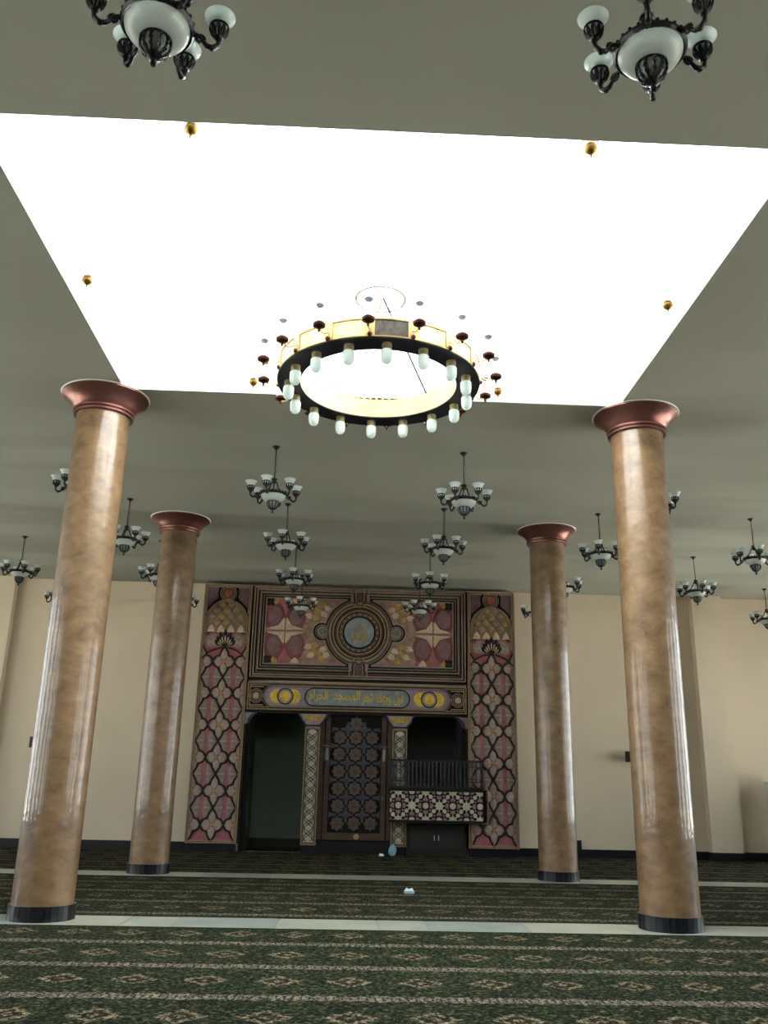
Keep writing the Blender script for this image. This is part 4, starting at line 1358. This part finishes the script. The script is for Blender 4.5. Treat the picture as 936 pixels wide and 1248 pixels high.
cb2 = thing('cabinet', 'black-brown double-door cabinet under the balcony', 'cabinet', (2.10, YP + 0.06, 0.013))
MB().box(-0.76, 0.76, 0.0, 0.33, 0.0, 0.78).build('cabinet_body', M['wood'], cb2)
for sg in (-1, 1):
    x0, x1 = (0.01, 0.72) if sg > 0 else (-0.72, -0.01)
    d_ = MB().box(x0, x1, -0.02, 0.0, 0.07, 0.77).build('cabinet_door', M['wood'], cb2)
    MB().strip(rect(x0 + 0.06, x1 - 0.06, 0.14, 0.70), 0.03, -0.02, -0.03, True).build('door_moulding', M['wood'], d_)
    MB().box(sg * 0.055 - 0.008, sg * 0.055 + 0.008, -0.05, -0.02, 0.36, 0.48).build('door_handle', M['acbody'], d_)
# dark door in the recess behind the balcony
dr = structure(MB().box(1.31, 2.82, 13.80, 13.94, 0, OZ - 0.02).build('door_1', M['wood']))

# ================================================================ SMALL THINGS
for x_, z_, lab, ry_ in ((7.21, 2.40, 'small black wall speaker beyond the columns, balcony side', 0.25), (-8.22, 2.42, 'small black wall speaker beyond the columns, recess side', -0.25)):
    t = thing('wall_speaker', lab, 'speaker', (x_, YW, z_), 0, 'small black wall speakers')
    MB().box(-0.03, 0.03, -0.10, 0.0, 0.08, 0.16).build('bracket', M['iron'], t)
    bd = MB().box(-0.11, 0.11, -0.28, -0.09, 0.0, 0.27).build('speaker_body', M['iron'], t)
    bd.rotation_euler = (0, 0, ry_)
    MB().box(-0.095, 0.095, -0.288, -0.28, 0.015, 0.255).build('speaker_grille', M['speaker'], bd)

ac = thing('air_conditioner', 'pale upright air conditioner standing by the front wall', 'air conditioner', (11.05, YW - 0.62, 0.013))
MB().box(-0.30, 0.30, 0.0, 0.42, 0.22, 1.93).build('cabinet_body', M['acbody'], ac)
MB().box(-0.31, 0.31, -0.01, 0.43, 0.0, 0.22).build('plinth', M['black'], ac)
MB().box(-0.305, -0.28, -0.02, 0.0, 0.24, 1.90).build('edge_trim', M['iron'], ac)
for k in range(7):
    MB().box(-0.24, 0.24, -0.015, 0.0, 1.45 + k * 0.055, 1.48 + k * 0.055).build('air_louvre', M['white'], ac)
MB().box(-0.31, 0.31, -0.01, 0.43, 1.93, 1.96).build('top_cap', M['acbody'], ac)

# low black box by the wall past the far column
sb = MB().box(-0.055, 0.055, -0.10, 0.0, 0.0, 0.42).build('socket_box', M['iron'], None, (5.80, YW - 0.035, 0.0125))
tag(sb, 'narrow black floor box against the baseboard beside the far column', 'box')

# crumpled blue bag at the pillar foot
bg_ = MB()
random.seed(3)
n1, n2 = 12, 7
vs, fs = [], []
for j in range(n2):
    v_ = j / (n2 - 1)
    r0 = 0.125 * math.sin(PI * (0.12 + 0.76 * v_)) * (1.0 - 0.35 * v_)
    for i in range(n1):
        a_ = 2 * PI * i / n1
        r_ = r0 * (1 + 0.16 * random.uniform(-1, 1))
        vs.append((r_ * math.cos(a_), r_ * 0.8 * math.sin(a_), 0.26 * v_ + 0.012 * random.uniform(0, 1) * (v_ > 0)))
for j in range(n2 - 1):
    for i in range(n1):
        fs.append((j * n1 + i, j * n1 + (i + 1) % n1, (j + 1) * n1 + (i + 1) % n1, (j + 1) * n1 + i))
fs.append(tuple(range(n1 - 1, -1, -1)))
fs.append(tuple((n2 - 1) * n1 + i for i in range(n1)))
o = bg_.add(vs, fs).build('plastic_bag', M['bluegrey'], None, (0.98, 11.58, 0.012), smooth=True)
tag(o, 'small pale blue bag standing at the foot of the pillar', 'bag')
cp_ = MB().add([(-0.07, -0.05, 0), (0.06, -0.06, 0.0), (0.075, 0.05, 0.01), (-0.05, 0.06, 0.0), (-0.045, -0.03, 0.055), (0.05, -0.03, 0.03), (0.05, 0.04, 0.045), (-0.04, 0.035, 0.06)],
               [(0, 3, 2, 1), (4, 5, 6, 7), (0, 1, 5, 4), (1, 2, 6, 5), (2, 3, 7, 6), (3, 0, 4, 7)]).build('paper_scrap', M['paper'], None, (0.70, 11.45, 0.012))
tag(cp_, 'crumpled white paper scrap on the carpet before the mihrab', 'paper')
t = thing('tissue_pack', 'white and pale blue tissue pack lying between the marble strips', 'tissue pack', (0.84, 3.42, 0.012), 0.2)
MB().box(-0.075, 0.075, -0.05, 0.05, 0.0, 0.035).build('pack_body', M['bluegrey'], t)
MB().prism([(-0.07, 0.036), (0.07, 0.036), (0.05, 0.075), (0.0, 0.06), (-0.04, 0.08)], 0.03, -0.03).build('tissue', M['paper'], t)
